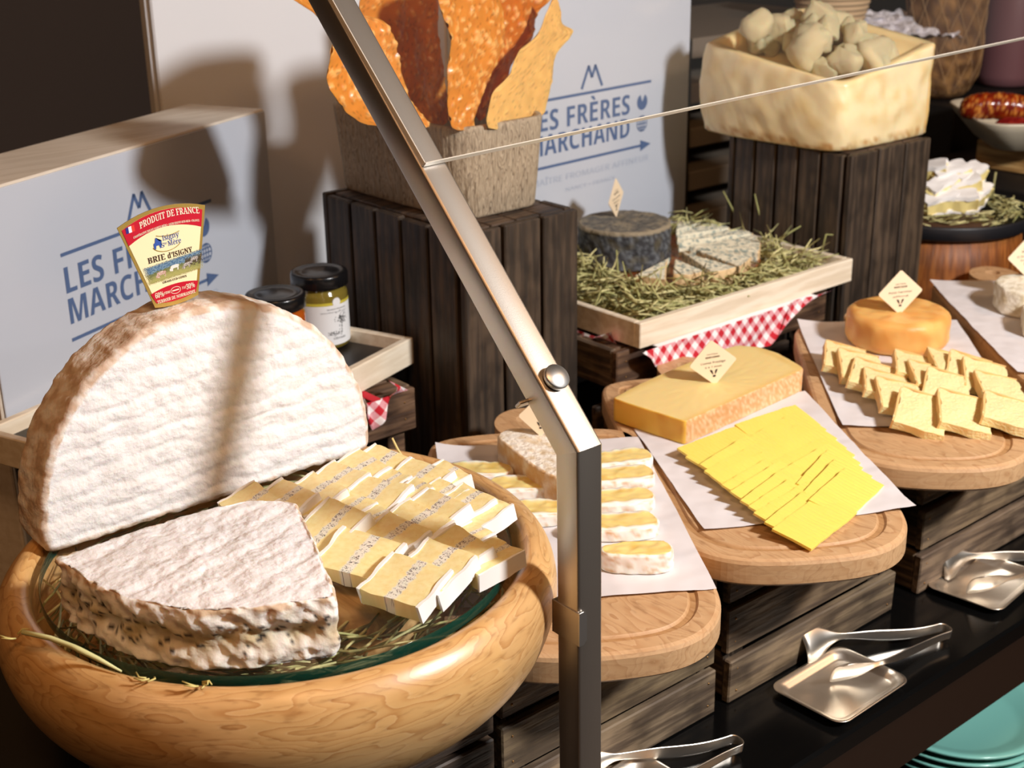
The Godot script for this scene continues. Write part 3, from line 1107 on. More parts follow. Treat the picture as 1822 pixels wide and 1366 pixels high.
func brie_slices() -> void:
	var kinds := []
	for k in 4:
		var m := plain("truffle_paste_%d" % k, Color.WHITE, 0.4)
		m.albedo_texture = slice_texture(100 + k)
		m.subsurf_scatter_enabled = true
		m.subsurf_scatter_strength = 0.2
		var body := done(slab(Vector3(0.056, 0.017, 0.056), 8, 8, k * 5.0, 0.0022))
		var rind := done(slab(Vector3(0.057, 0.0186, 0.0032), 8, 1, k * 5.0 + 1.0, 0.0016))
		kinds.append([body, m, rind])
	var rindm := plain("slice_rind", srgb(244, 242, 238), 0.7)
	# pixel of the middle of each top face in the photograph, turn, lean, width, length, what sets it apart
	var list := [
		[446, 889, 5, 16, 0.9, 0.8, "truffle brie slice half hidden behind the lying brie piece"],
		[502, 889, 4, 16, 1.0, 1.0, "truffle brie slice at the left end, just above the lying brie piece"],
		[554, 877, 6, 15, 1.05, 1.0, "truffle brie slice second from the left along the standing wheel"],
		[594, 853, 8, 15, 1.0, 1.0, "truffle brie slice third from the left along the standing wheel"],
		[632, 834, 8, 14, 1.0, 1.0, "truffle brie slice fourth from the left along the standing wheel"],
		[673, 824, 6, 12, 1.0, 1.0, "truffle brie slice farthest back at the foot of the standing wheel"],
		[688, 856, 10, 14, 0.6, 0.8, "short broken truffle brie slice in the second row from the back"],
		[726, 877, -4, 18, 0.6, 0.9, "small plain yellow brie end standing tilted in the second row"],
		[741, 849, 8, 14, 1.1, 1.0, "truffle brie slice with one dark brown truffle bit near the back edge"],
		[779, 850, 4, 10, 0.8, 1.0, "thin brie slice at the far right back edge of the glass plate"],
		[664, 879, 10, 15, 1.1, 1.0, "truffle brie slice in the middle with a wide white seam"],
		[626, 898, 8, 12, 0.7, 0.7, "crumpled brie slice topped by a white curl of rind"],
		[658, 922, 4, 10, 0.7, 0.8, "small brie slice tucked below the curled one"],
		[587, 933, 12, 20, 1.0, 1.15, "truffle brie slice leaning against the right end of the lying brie piece"],
		[779, 880, 2, 14, 0.75, 0.9, "half brie slice behind the right hand group"],
		[821, 895, 6, 14, 0.9, 1.0, "brie slice second from the right with bare yellow top"],
		[852, 908, 10, 8, 0.8, 1.0, "rightmost brie slice with ribbed white rind facing out"],
		[765, 909, 2, 16, 1.1, 1.05, "long brie slice with faint grey seam right of the middle"],
		[732, 930, 2, 15, 1.15, 1.0, "truffle brie slice in the centre of the plate, white rind lit bright"],
		[696, 951, 4, 13, 1.05, 1.0, "truffle brie slice with many black specks left of the plate centre"],
		[827, 954, 4, 4, 0.6, 0.9, "brie slice peeping out behind the dark seamed one at right"],
		[806, 978, 6, 16, 1.05, 1.0, "truffle brie slice with a dark seam and drooping rind at the right"],
		[868, 986, 8, 6, 0.7, 1.0, "low brie slice at the right edge in front of the gap"],
		[775, 1004, 14, 17, 1.0, 1.05, "truffle brie slice shaded by the nearest one"],
		[641, 981, 16, 13, 1.2, 1.0, "large truffle brie slice with brown seam left of the nearest one"],
		[723, 1028, 10, 12, 1.15, 1.0, "nearest truffle brie slice at the front tip of the heap"]]
	var first: Node3D = null
	var i := 0
	for s in list:
		var k: Array = kinds[(i * 3 + 1) % 4]
		var o: Node3D
		if first == null or i < 4:
			o = thing("brie_slice", s[6], "cheese", Vector3.ZERO, "sliced truffle brie on the glass plate")
			mesh_node("paste", kinds[i][0], kinds[i][1], o)
			for e in [-1.0, 1.0]:
				var r := mesh_node("rind", kinds[i][2], rindm, o)
				r.position.z = e * 0.0285
			kinds[i].append(o)
			first = o
		else:
			o = dup(k[3], s[6])
		var th := deg_to_rad(s[3])
		var y: float = PLATE_Y + 0.0005 + 0.5 * 0.056 * s[5] * sin(th) + 0.009 * cos(th)
		var top := P(s[0], s[1], y + 0.009)
		o.transform = Transform3D(Basis(Vector3.UP, deg_to_rad(s[2] + rng.randf_range(-9, 9))) * Basis(Vector3.BACK, th) * Basis(Vector3.RIGHT, rng.randf_range(-0.05, 0.07)) * Basis.from_scale(Vector3(s[5], 1, s[4])), Vector3(top.x, y, top.z))
		i += 1


# ---------------------------------------------------------------- the low crates along the front
const CRATE_H := 0.205


func front_crates() -> void:
	crate("slatted_crate", "low slatted wooden crate under the brie board, behind the steel post", 0.775, 1.111)
	crate("slatted_crate", "low slatted wooden crate under the board with yellow cheese slices", 1.137, 1.479)
	crate("slatted_crate", "low slatted wooden crate under the board with the round orange cheese", 1.538, 1.88)
	crate("slatted_crate", "low slatted wooden crate at the right end under the goat cheese board", 1.94, 2.28)


func crate(called: String, label: String, x0: float, x1: float) -> void:
	var t := thing(called, label, "crate", Vector3.ZERO, "low crates along the counter front")
	var zf := -0.945
	var zb := -1.285
	var w := M("crate_wood_long")
	var wd := M("crate_wood_deep")
	var th := 0.012
	for k in 3:
		var y0 := 0.001 + k * 0.0685
		var y1 := y0 + 0.0605
		for side in 2:
			var st := S()
			var tone := rng.randf_range(0.72, 1.05)
			st.set_color(Color(tone, tone * rng.randf_range(0.95, 1.0), tone * rng.randf_range(0.88, 1.0)))
			var dx := rng.randf_range(-0.003, 0.003)
			var z := zf - rng.randf_range(0.0, 0.002) - k * 0.003 if side == 0 else zb + th
			var b := Basis(Vector3.BACK, rng.randf_range(-0.006, 0.006)) * Basis(Vector3.RIGHT, rng.randf_range(-0.03, 0.03))
			box(st, Vector3(x1 - x0, y1 - y0, th), Transform3D(b, Vector3((x0 + x1) / 2 + dx, (y0 + y1) / 2, z - th / 2)), 0.0018)
			var plank := obj("plank", st, w, t)
			if side == 0:
				st = S()
				for e in [[-1, -0.016], [-1, 0.016], [1, -0.016], [1, 0.016]]:
					var p := Vector3((x0 + x1) / 2 + e[0] * ((x1 - x0) / 2 - 0.014) + dx, (y0 + y1) / 2 + e[1], z)
					lathe(st, [Vector2(0.0, -0.001), Vector2(0.0017, -0.001), Vector2(0.0013, 0.0006), Vector2(0.0, 0.0008)], 8, Transform3D(Basis(Vector3.RIGHT, PI / 2), p), true)
				obj("nail", st, plain("nail_brass", srgb(150, 112, 66), 0.4, 0.8), plank)
		for side in 2:
			var st := S()
			var tone := rng.randf_range(0.7, 1.0)
			st.set_color(Color(tone, tone, tone))
			var x := x0 + 0.004 if side == 0 else x1 - 0.004 - th
			bx(x, x + th, y0 + 0.001, y1 + 0.001, zb + th + 0.001, zf - th - 0.003, 0.0018, st)
			obj("plank", st, wd, t)
	for sx in 2:
		for sz in 2:
			var x := x0 + 0.018 if sx == 0 else x1 - 0.042
			var z := zf - th - 0.028 if sz == 0 else zb + th + 0.004
			obj("corner_post", bx(x, x + 0.024, 0.001, CRATE_H - 0.013, z, z + 0.024), M("pedestal_wood"), t)
	for k in 5:
		var st := S()
		var tone := rng.randf_range(0.6, 0.9)
		st.set_color(Color(tone, tone, tone))
		var z := zf - 0.004 - k * 0.0665
		bx(x0 + 0.006, x1 - 0.006, CRATE_H - 0.012, CRATE_H - 0.001, z - 0.056, z, 0.0018, st)
		obj("top_slat", st, w, t)


# ---------------------------------------------------------------- cutting boards with their cheeses
const BOARD_Y := 0.239


# b and c: right-hand far and near corner of the paper on the board
func board(label: String, b: Vector3, c: Vector3, width: float, front: float, back: float) -> Array:
	var f := Vector3(c.x - b.x, 0, c.z - b.z).normalized()
	var s := Vector3(-f.z, 0, f.x) * -1.0
	if s.x < 0.0: s = -s
	var base := Vector3(c.x, 0, c.z) - s * (width / 2 - 0.004)
	var xf := Transform3D(Basis(s, Vector3.UP, f), base)       # local x to the right, z towards the guest
	var w := width / 2
	var t := thing("cutting_board", label, "cutting board", Vector3.ZERO, "oak boards on the low crates")
	var pts := [Vector2(w, -back + 0.05), Vector2(w, -0.1), Vector2(w, front - 0.14), Vector2(w * 0.98, front - 0.075), Vector2(w * 0.82, front - 0.028), Vector2(w * 0.45, front - 0.005), Vector2(0, front), Vector2(-w * 0.45, front - 0.005), Vector2(-w * 0.82, front - 0.028), Vector2(-w * 0.98, front - 0.075), Vector2(-w, front - 0.14), Vector2(-w, -0.1), Vector2(-w, -back + 0.05), Vector2(-w * 0.9, -back + 0.012), Vector2(-w * 0.5, -back), Vector2(w * 0.5, -back), Vector2(w * 0.9, -back + 0.012)]
	var out := resample(smooth_line(pts, 5), 0.008)
	if Geometry2D.is_polygon_clockwise(out): out.reverse()
	for it in 34:
		var sm := PackedVector2Array()
		for j in out.size(): sm.append((out[(j + out.size() - 1) % out.size()] + out[j] * 2.0 + out[(j + 1) % out.size()]) / 4.0)
		out = sm
	var y0 := CRATE_H + 0.0002
	var y1 := BOARD_Y
	var spec := [[0.004, y0, 0.9], [0.0, y0 + 0.004, 0.95], [0.0, y1 - 0.006, 1.0], [0.0018, y1 - 0.002, 1.0], [0.006, y1, 1.0], [0.024, y1, 0.98], [0.027, y1 - 0.0025, 0.78], [0.033, y1 - 0.0025, 0.78], [0.036, y1, 0.97]]
	var rings := []
	var cols := []
	for q in spec:
		var poly: PackedVector2Array = inset(out, q[0]) if q[0] > 0 else out
		var r := PackedVector3Array()
		var cc := PackedColorArray()
		for p in poly:
			r.append(xf * Vector3(p.x, q[1], p.y))
			cc.append(Color(q[2], q[2] * (0.9 if q[2] < 0.8 else 1.0), q[2] * (0.75 if q[2] < 0.8 else 1.0)))
		rings.append(r)
		cols.append(cc)
	for e in 2:
		var mid := PackedVector3Array()
		var mc := PackedColorArray()
		for j in out.size():
			mid.append(xf * Vector3(0, y0 if e == 0 else y1, -0.05))
			mc.append(Color(0.97, 0.97, 0.97))
		if e == 0:
			rings.push_front(mid)
			cols.push_front(mc)
		else:
			rings.append(mid)
			cols.append(mc)
	var st := S()
	st.set_smooth_group(-1)
	loft(st, rings, true, false, cols)
	var m: StandardMaterial3D = M("oak")
	obj("body", st, m, t)
	# handle with a hole
	var outer := PackedVector2Array()
	var inner := PackedVector2Array()
	for i in 40:
		var a := TAU * i / 40
		outer.append(Vector2(cos(a) * 0.046, -back - 0.028 + sin(a) * 0.058))
		inner.append(Vector2(cos(a) * 0.014, -back - 0.045 + sin(a) * 0.014))
	rings = []
	for q in [[outer, y0 + 0.002], [outer, y1 - 0.003], [outer, y1 - 0.001], [inner, y1 - 0.001], [inner, y0 + 0.002], [outer, y0 + 0.002]]:
		var r := PackedVector3Array()
		for p in q[0]: r.append(xf * Vector3(p.x, q[1], p.y))
		rings.append(r)
	st = S()
	st.set_smooth_group(-1)
	loft(st, rings)
	obj("handle", st, m, t)
	return [t, xf]


# a sheet of baking paper between four corners, gently wavy
func paper(label: String, a: Vector3, b: Vector3, c: Vector3, d: Vector3, lift := [0.0, 0.0, 0.0, 0.0], sd := 0.0) -> void:
	var n := 22
	var rings := []
	var cl := lift
	for i in n + 1:
		var r := PackedVector3Array()
		for j in n + 1:
			var s := float(i) / n
			var t := float(j) / n
			var p := a.lerp(b, s).lerp(d.lerp(c, s), t)
			var y: float = lerpf(lerpf(cl[0], cl[1], s), lerpf(cl[3], cl[2], s), t)
			var k: float = pow(maxf(absf(s - 0.5), absf(t - 0.5)) * 2.0, 5.0)
			var cor := pow(absf(s - 0.5) * 2.0, 4.0) * pow(absf(t - 0.5) * 2.0, 4.0)
			p.y = BOARD_Y + 0.0012 + y * cor + 0.0016 * k * (1.0 + n3(p, 14.0, sd)) + 0.0004 * n3(p, 40.0, sd)
			r.append(p)
		rings.append(r)
	var st := S()
	st.set_smooth_group(0)
	loft(st, rings, false)
	tag(obj("baking_paper", st, M("baking_paper")), label, "paper", "paper sheets on the boards")


func local_poly(pts: Array, h: float) -> Array:        # outline from photograph pixels on the level h; returns [outline about its middle, middle]
	var o := PackedVector2Array()
	var c := Vector2.ZERO
	for p in pts:
		var q := P(p[0], p[1], h)
		o.append(Vector2(q.x, q.z))
		c += Vector2(q.x, q.z) / pts.size()
	for i in o.size(): o[i] -= c
	return [o, Vector3(c.x, 0, c.y)]


func seg_dist(p: Vector2, a: Vector2, b: Vector2) -> float:
	return p.distance_to(Geometry2D.get_closest_point_to_segment(p, a, b))


func cutting_boards() -> void:
	# 1: soft cheese with a washed rind
	board("oak board with a soft white rinded half cheese, partly behind the steel post", P(1135, 780, BOARD_Y), P(1275, 1050, BOARD_Y), 0.295, 0.112, 0.475)
	var A := P(775, 803, BOARD_Y)
	var B := P(1135, 780, BOARD_Y)
	var C := P(1275, 1050, BOARD_Y)
	paper("white baking paper under the soft cheese, running behind the steel post", A, B, C, A + C - B, [0.012, 0.0, 0.0, 0.0], 2.0)
	var lp := local_poly([[884, 775], [905, 762], [950, 762], [1000, 778], [1050, 815], [1030, 856], [990, 850], [945, 826], [905, 795]], BOARD_Y + 0.04)
	var crust := func(p: Vector3, w: int) -> Color:
		var k := n3(p, 60.0, 3.0)
		if w == 0: return lin(238, 232, 220).lerp(lin(216, 196, 164), clampf(k + 0.25, 0, 1))
		return lin(226, 190, 142).lerp(lin(240, 226, 204), clampf(n3(p, 55.0) + 0.35, 0, 1))
	var rough := func(p: Vector3, w: int) -> float: return (0.0011 if w == 0 else 0.0006) * n3(p, 75.0, 1.0)
	var o := thing("soft_cheese", "half round soft cheese with bloomy white top and tan rind behind the post", "cheese", Vector3(lp[1].x, BOARD_Y + 0.0022, lp[1].z))
	mesh_node("rind_body", cheese(smooth_line(Array(lp[0]), 4), 0.038, 0.004, rough, crust, 0.004, 14), M("rough_rind"), o)
	diamond("diamond shaped card standing in the soft cheese, mostly hidden by the steel post", P(962, 772, BOARD_Y + 0.042), Vector3(-0.64, 0, 0.77), 0.028, ["", "", "", ""], 0.0)
	var soft := [
		[[1092, 816], -26, "farthest back slice of soft cheese right of the steel post"], [[1094, 846], -28, "second soft cheese slice from the back, right of the steel post"],
		[[1090, 886], -30, "third soft cheese slice from the back with a thick curl of white rind"], [[1094, 930], -33, "fourth soft cheese slice from the back, white edges above and below"],
		[[1137, 978], -38, "nearest soft cheese slice lying apart on the paper, crust side to the front"]]
	for s in soft: soft_slice(s[0], s[1], s[2], 0.105 if s != soft[4] else 0.078, s == soft[4])
	soft_slice([848, 836], 140, "soft cheese slice on the paper behind the bowl, left of the half cheese", 0.085, false)
	soft_slice([922, 862], 140, "soft cheese slice half hidden between bowl rim and half cheese", 0.075, false)
	soft_slice([962, 905], 140, "soft cheese slice between the bowl rim and the steel post", 0.075, false)
	# 2: hard mountain cheese and its slices
	board("oak board with the wedge of hard yellow cheese and two rows of thin slices", P(1430, 700, BOARD_Y), P(1602, 905, BOARD_Y), 0.30, 0.112, 0.49)
	paper("white baking paper under the yellow slices, one corner poking out at the right", P(1128, 765, BOARD_Y), P(1432, 698, BOARD_Y), P(1630, 902, BOARD_Y + 0.004), P(1253, 947, BOARD_Y), [0.0, 0.0, 0.004, 0.002], 5.0)
	var hy := BOARD_Y + 0.0365
	lp = local_poly([[1090, 708], [1128, 721], [1175, 736], [1220, 750], [1290, 719], [1360, 688], [1430, 657], [1427, 652], [1412, 643], [1385, 628], [1350, 617], [1310, 614], [1270, 626], [1227, 644], [1188, 660], [1135, 684]], hy)
	var pl: PackedVector2Array = lp[0]
	var hard := func(p: Vector3, w: int) -> Color:
		var q := Vector2(p.x, p.z)
		if w == 0:
			var e := minf(seg_dist(q, pl[3], pl[6]), minf(seg_dist(q, pl[12], pl[0]), seg_dist(q, pl[6], pl[10])))
			return lin(244, 216, 146).lerp(lin(226, 184, 96), clampf(1.0 - e / 0.012, 0, 1) * 0.7)
		if seg_dist(q, pl[0], pl[3]) < 0.004: return lin(238, 192, 84).lerp(lin(224, 168, 64), clampf(n3(p, 30.0), 0, 1))
		return lin(218, 164, 108).lerp(lin(240, 204, 160), clampf(n3(p, 160.0) + 0.3, 0, 1))
	o = thing("hard_cheese", "wedge of hard yellow cheese with tan rind on the second board", "cheese", Vector3(lp[1].x, BOARD_Y + 0.0022, lp[1].z))
	mesh_node("rind_body", cheese(pl, 0.0345, 0.0018, func(p: Vector3, w: int) -> float: return 0.0004 * n3(p, 60.0), hard, 0.004, 16), M("paste"), o)
	diamond("diamond shaped card with a cow's head standing in the wedge of hard cheese", P(1272, 681, hy), Vector3(-0.56, 0, 0.83), 0.0335, ["Les Frères", "MARCHAND", "Comté Prestige", "6 à 7 mois"], 7.0)
	thin_slices()
	# 3: the round orange cheese and its cut pieces
	board("oak board with the round orange cheese and pale cut pieces", P(1700, 575, BOARD_Y), P(1822, 765, BOARD_Y), 0.28, 0.137, 0.455)
	paper("white baking paper under the round orange cheese and its pieces", P(1418, 576, BOARD_Y), P(1702, 572, BOARD_Y), P(1830, 762, BOARD_Y), P(1499, 763, BOARD_Y), [0.006, 0.0, 0.0, 0.003], 8.0)
	var wc := P(1594, 610, BOARD_Y)
	o = thing("orange_cheese", "small round orange cheese with smooth rind at the far end of its board", "cheese", Vector3(wc.x, BOARD_Y + 0.0022, wc.z))
	var orange := func(p: Vector3, w: int) -> Color: return lin(240, 186, 108).lerp(lin(226, 158, 82), clampf(n3(p, 30.0) * 0.7 + 0.2 + (0.15 if w == 1 else 0.0), 0, 1))
	mesh_node("rind_body", cheese(PackedVector2Array(circle_pts(Vector2.ZERO, 0.083, 0, TAU, 60)), 0.056, 0.014, func(p: Vector3, w: int) -> float: return 0.0014 * n3(p, 26.0) + 0.0004 * n3(p, 90.0), orange, 0.005, 14), M("paste"), o)
	diamond("diamond shaped card standing in the round orange cheese", P(1601, 556, BOARD_Y + 0.057), Vector3(-0.52, 0, 0.85), 0.036, ["Les Frères", "MARCHAND", "Petit Fermier", "affiné"], 3.0)
	cut_pieces()
	# 4: the board at the right edge
	board("oak board at the right edge with white goat cheese on paper", Vector3(2.372, BOARD_Y, -1.194), Vector3(2.060, BOARD_Y, -0.831), 0.28, 0.10, 0.50)
	paper("white baking paper under the goat cheese at the right edge", P(1654, 503, BOARD_Y), Vector3(2.368, BOARD_Y, -1.194), Vector3(2.056, BOARD_Y, -0.831), P(1810, 668, BOARD_Y), [0.004, 0.0, 0.0, 0.003], 11.0)
	lp = local_poly([[1769, 497], [1780, 487], [1812, 484], [1860, 486], [1880, 500], [1862, 516], [1822, 520], [1785, 512]], BOARD_Y + 0.05)
	o = thing("goat_cheese", "white crumbly goat cheese block at the right edge", "cheese", Vector3(lp[1].x, BOARD_Y + 0.0022, lp[1].z))
	mesh_node("rind_body", cheese(lp[0], 0.046, 0.005, rough, func(p: Vector3, w: int) -> Color: return lin(240, 234, 216).lerp(lin(206, 192, 160), clampf(n3(p, 45.0) + (0.25 if w == 1 else 0.0), 0, 1)), 0.004, 10), M("rough_rind"), o)
	lp = local_poly([[1818, 545], [1830, 536], [1880, 535], [1890, 560], [1850, 572], [1824, 566]], BOARD_Y + 0.035)
	o = thing("goat_cheese", "cut piece of goat cheese just at the right edge of the photograph", "cheese", Vector3(lp[1].x, BOARD_Y + 0.0022, lp[1].z))
	mesh_node("rind_body", cheese(lp[0], 0.034, 0.004, rough, func(p: Vector3, _w: int) -> Color: return lin(236, 226, 204).lerp(lin(206, 186, 150), clampf(n3(p, 45.0), 0, 1)), 0.004, 10), M("rough_rind"), o)
	diamond("diamond shaped card standing in the goat cheese at the right edge", P(1826, 489, BOARD_Y + 0.05), Vector3(-0.5, 0, 0.86), 0.036, ["Les Frères", "MARCHAND", "Chèvre", "frais"], 3.0)


func soft_slice(px: Array, yaw: float, label: String, length: float, crust_up: bool) -> void:
	var h := 0.024 if crust_up else 0.016
	var c := P(px[0], px[1], BOARD_Y + h)
	var hw := 0.019 if crust_up else 0.024
	var hl := length / 2
	var out := smooth_line([Vector2(-hl, -hw * 0.55), Vector2(0, -hw), Vector2(hl * 0.8, -hw * 0.9), Vector2(hl, 0), Vector2(hl * 0.8, hw * 0.9), Vector2(0, hw), Vector2(-hl, hw * 0.55)], 4)
	var tint := func(p: Vector3, w: int) -> Color:
		if w == 0:
			var e := absf(p.z) / hw
			var c1 := lin(240, 216, 140).lerp(lin(226, 192, 106), clampf(n3(p, 50.0) + 0.2, 0, 1))
			return c1.lerp(lin(246, 242, 232), clampf((e - 0.62) * 6.0, 0, 1) if not crust_up else 0.0)
		return lin(244, 240, 232).lerp(lin(206, 166, 116), clampf(n3(Vector3(p.x, p.y * 2.0, p.z), 75.0, yaw) * 0.9 + 0.1, 0, 1))
	var o := thing("soft_cheese_slice", label, "cheese", Vector3(c.x, BOARD_Y + 0.0022, c.z), "slices of soft cheese on the first board")
	var m := mesh_node("slice_body", cheese(out, h, 0.003, func(p: Vector3, w: int) -> float: return 0.0012 * n3(p, 60.0, yaw) + (0.001 if w == 0 and absf(p.z) > hw * 0.6 else 0.0), tint, 0.0035, 8), M("paste"), o)
	m.rotation = Vector3(0, deg_to_rad(yaw), 0.0)


func thin_slices() -> void:
	var st := slab(Vector3(0.118, 0.0034, 0.052), 44, 2, 3.0, 0.0008)
	var mesh := done(st)
	var a := mesh.surface_get_arrays(0)
	var v: PackedVector3Array = a[Mesh.ARRAY_VERTEX]
	for i in v.size(): v[i].y += 0.00022 * sin(v[i].x * TAU / 0.0042)
	var s2 := SurfaceTool.new()
	s2.begin(Mesh.PRIMITIVE_TRIANGLES)
	s2.set_smooth_group(-1)
	for q in v: s2.add_vertex(q)
	mesh = done(s2)
	var m := plain("yellow_paste", srgb(247, 216, 104), 0.42)
	m.subsurf_scatter_enabled = true
	m.subsurf_scatter_strength = 0.25
	var ord := ["first", "second", "third", "fourth", "fifth", "sixth", "seventh", "eighth", "ninth", "tenth", "eleventh", "twelfth"]
	var rows := [["left", 12, [1284, 790], [1452, 922], [1344, 765], [1500, 884]], ["right", 9, [1386, 752], [1507, 872], [1444, 728], [1555, 842]]]
	var first: Node3D = null
	for r in rows:
		for i in r[1]:
			var t: float = float(i) / (r[1] - 1)
			var label: String = "%s thin yellow cheese slice from the back in the %s row" % [ord[i], r[0]]
			var o: Node3D
			if first == null:
				o = thing("yellow_cheese_slice", label, "cheese", Vector3.ZERO, "thin yellow slices on the second board")
				mesh_node("slice_body", mesh, m, o)
				first = o
			else: o = dup(first, label)
			var y := BOARD_Y + 0.0095 + rng.randf_range(-0.001, 0.001)
			var c := P(lerpf(r[2][0], r[3][0], t) + rng.randf_range(-2, 2), lerpf(r[2][1], r[3][1], t), y + 0.004)
			var e := P(lerpf(r[4][0], r[5][0], t), lerpf(r[4][1], r[5][1], t), y + 0.004)
			var d := (e - c).normalized()
			var yaw := atan2(-d.z, d.x) + rng.randf_range(-0.13, 0.13) + (0.25 * smoothstep(0.5, 1.0, t) if r[0] == "right" else 0.0)
			o.transform = Transform3D(Basis(Vector3.UP, yaw) * Basis(Vector3.RIGHT, deg_to_rad(rng.randf_range(11.0, 19.0))), Vector3(c.x, y, c.z))


func cut_pieces() -> void:
	var m := plain("pale_paste", srgb(243, 224, 166), 0.45)
	m.subsurf_scatter_enabled = true
	m.subsurf_scatter_strength = 0.25
	bumpy(m, 52, 0.05, 0.12, 7.0)
	var rm := plain("pale_rind", srgb(234, 190, 124), 0.6)
	var body := done(slab(Vector3(0.066, 0.013, 0.050), 8, 8, 21.0, 0.003))
	var rind := done(slab(Vector3(0.0665, 0.0142, 0.0022), 8, 1, 22.0, 0.0012))
	var list := [
		[424, 702, "pale cheese piece at the far left tip of the heap beside the round cheese"], [505, 752, "second pale cheese piece down the left edge of the heap"], [570, 796, "third pale cheese piece down the left edge of the heap"],
		[640, 842, "fourth pale cheese piece down the left edge of the heap"], [715, 905, "fifth pale cheese piece down the left edge, broad face up"], [830, 985, "nearest pale cheese piece at the front left of the heap"],
		[800, 745, "pale cheese piece touching the foot of the round orange cheese"], [888, 800, "second pale cheese piece in the middle row of the heap"], [960, 860, "third pale cheese piece in the middle row of the heap"], [1052, 985, "front pale cheese piece in the middle row, smooth face up"],
		[990, 728, "farthest back pale cheese piece in the right row"], [1080, 756, "second pale cheese piece in the right row"], [1165, 800, "third pale cheese piece in the right row"], [1245, 865, "fourth pale cheese piece in the right row"], [1290, 985, "front pale cheese piece in the right row, at the right edge"]]
	var first: Node3D = null
	for i in list.size():
		var s: Array = list[i]
		var o: Node3D
		if first == null:
			o = thing("cheese_piece", s[2], "cheese", Vector3.ZERO, "cut pieces of the round orange cheese")
			mesh_node("paste", body, m, o)
			mesh_node("rind", rind, rm, o).position.z = -0.0255
			var r2 := mesh_node("rind", rind, rm, o)
			r2.rotation.y = PI / 2
			r2.scale.x = 0.75
			r2.position = Vector3(0.0335, 0, 0)
			first = o
		else: o = dup(first, s[2])
		var y := BOARD_Y + 0.0175
		var c := P(1360 + s[0] / 2.97, 400 + s[1] / 2.97, y + 0.005)
		var k := 1.38 if i in [5, 9, 14] else 1.25
		o.transform = Transform3D(Basis(Vector3.UP, deg_to_rad(38.0 + 8.0 * sin(i * 2.1))) * Basis(Vector3.RIGHT, deg_to_rad(13.0)) * Basis(Vector3.BACK, deg_to_rad(7.0 + 5.0 * sin(i * 1.7))) * Basis.from_scale(Vector3(k, 1, k)), Vector3(c.x, y, c.z))


# a small square card standing on its corner, on a pick
func diamond(label: String, at: Vector3, n: Vector3, r: float, text: Array, roll: float) -> void:
	var t := thing("price_card", label, "label", Vector3.ZERO, "diamond cards in the cheeses")
	n = n.normalized()
	var u0 := Vector3.UP.cross(n).normalized()
	var a := deg_to_rad(roll)
	var u := u0 * cos(a) + Vector3.UP * sin(a)
	var v := Vector3.UP * cos(a) - u0 * sin(a)
	var o := at + v * (r - 0.002)
	var k := 0.0016
	var poly := PackedVector2Array([Vector2(k, -r), Vector2(r, -k), Vector2(r, k), Vector2(k, r), Vector2(-k, r), Vector2(-r, k), Vector2(-r, -k), Vector2(-k, -r)])
	var st := S()
	card_solid(st, poly, o, u, v, n, 0.0012)
	obj("card", st, M("card"), t)
	st = S()
	tube(st, [o - v * r * 0.2 - n * 0.002, at - v * 0.015 - n * 0.002], 0.001, 6)
	obj("pick", st, plain("pick_wood", srgb(206, 170, 116), 0.6), t)
	var ink := M("card_ink")
	var s := r / 0.034
	var f := o + n * 0.0004
	if text[0]: lettering(t, text[0], font_sans, f + (u * -0.008 + v * 0.0125) * s, u, v, 0.016 * s, 0.0022 * s, ink)
	if text[1]: lettering(t, text[1], font_bold, f + (u * -0.0105 + v * 0.0075) * s, u, v, 0.021 * s, 0.0026 * s, ink)
	if text[2]: lettering(t, text[2], font_sans, f + (u * -0.0185 + v * -0.001) * s, u, v, 0.037 * s, 0.0031 * s, ink)
	if text[3]: lettering(t, text[3], font_sans, f + (u * -0.0125 + v * -0.0075) * s, u, v, 0.025 * s, 0.0026 * s, ink)
	# the cow's head
	st = S()
	var q := func(l: Array) -> void:
		var pp := []
		for w in l: pp.append(Vector2(w[0], w[1]) * s)
		print_poly(st, pp, f, u, v)
		pp = []
		for w in l: pp.append(Vector2(-w[0], w[1]) * s)
		print_poly(st, pp, f, u, v)
	q.call([[0.0022, -0.0115], [0.0058, -0.0102], [0.0052, -0.0128], [0.0032, -0.0142], [0.0022, -0.0178], [0.001, -0.0178]])
	q.call([[0.0, -0.0192], [0.0018, -0.0192], [0.0024, -0.0212], [0.0012, -0.0224], [0.0, -0.0224]])
	obj("emblem", st, ink, t)


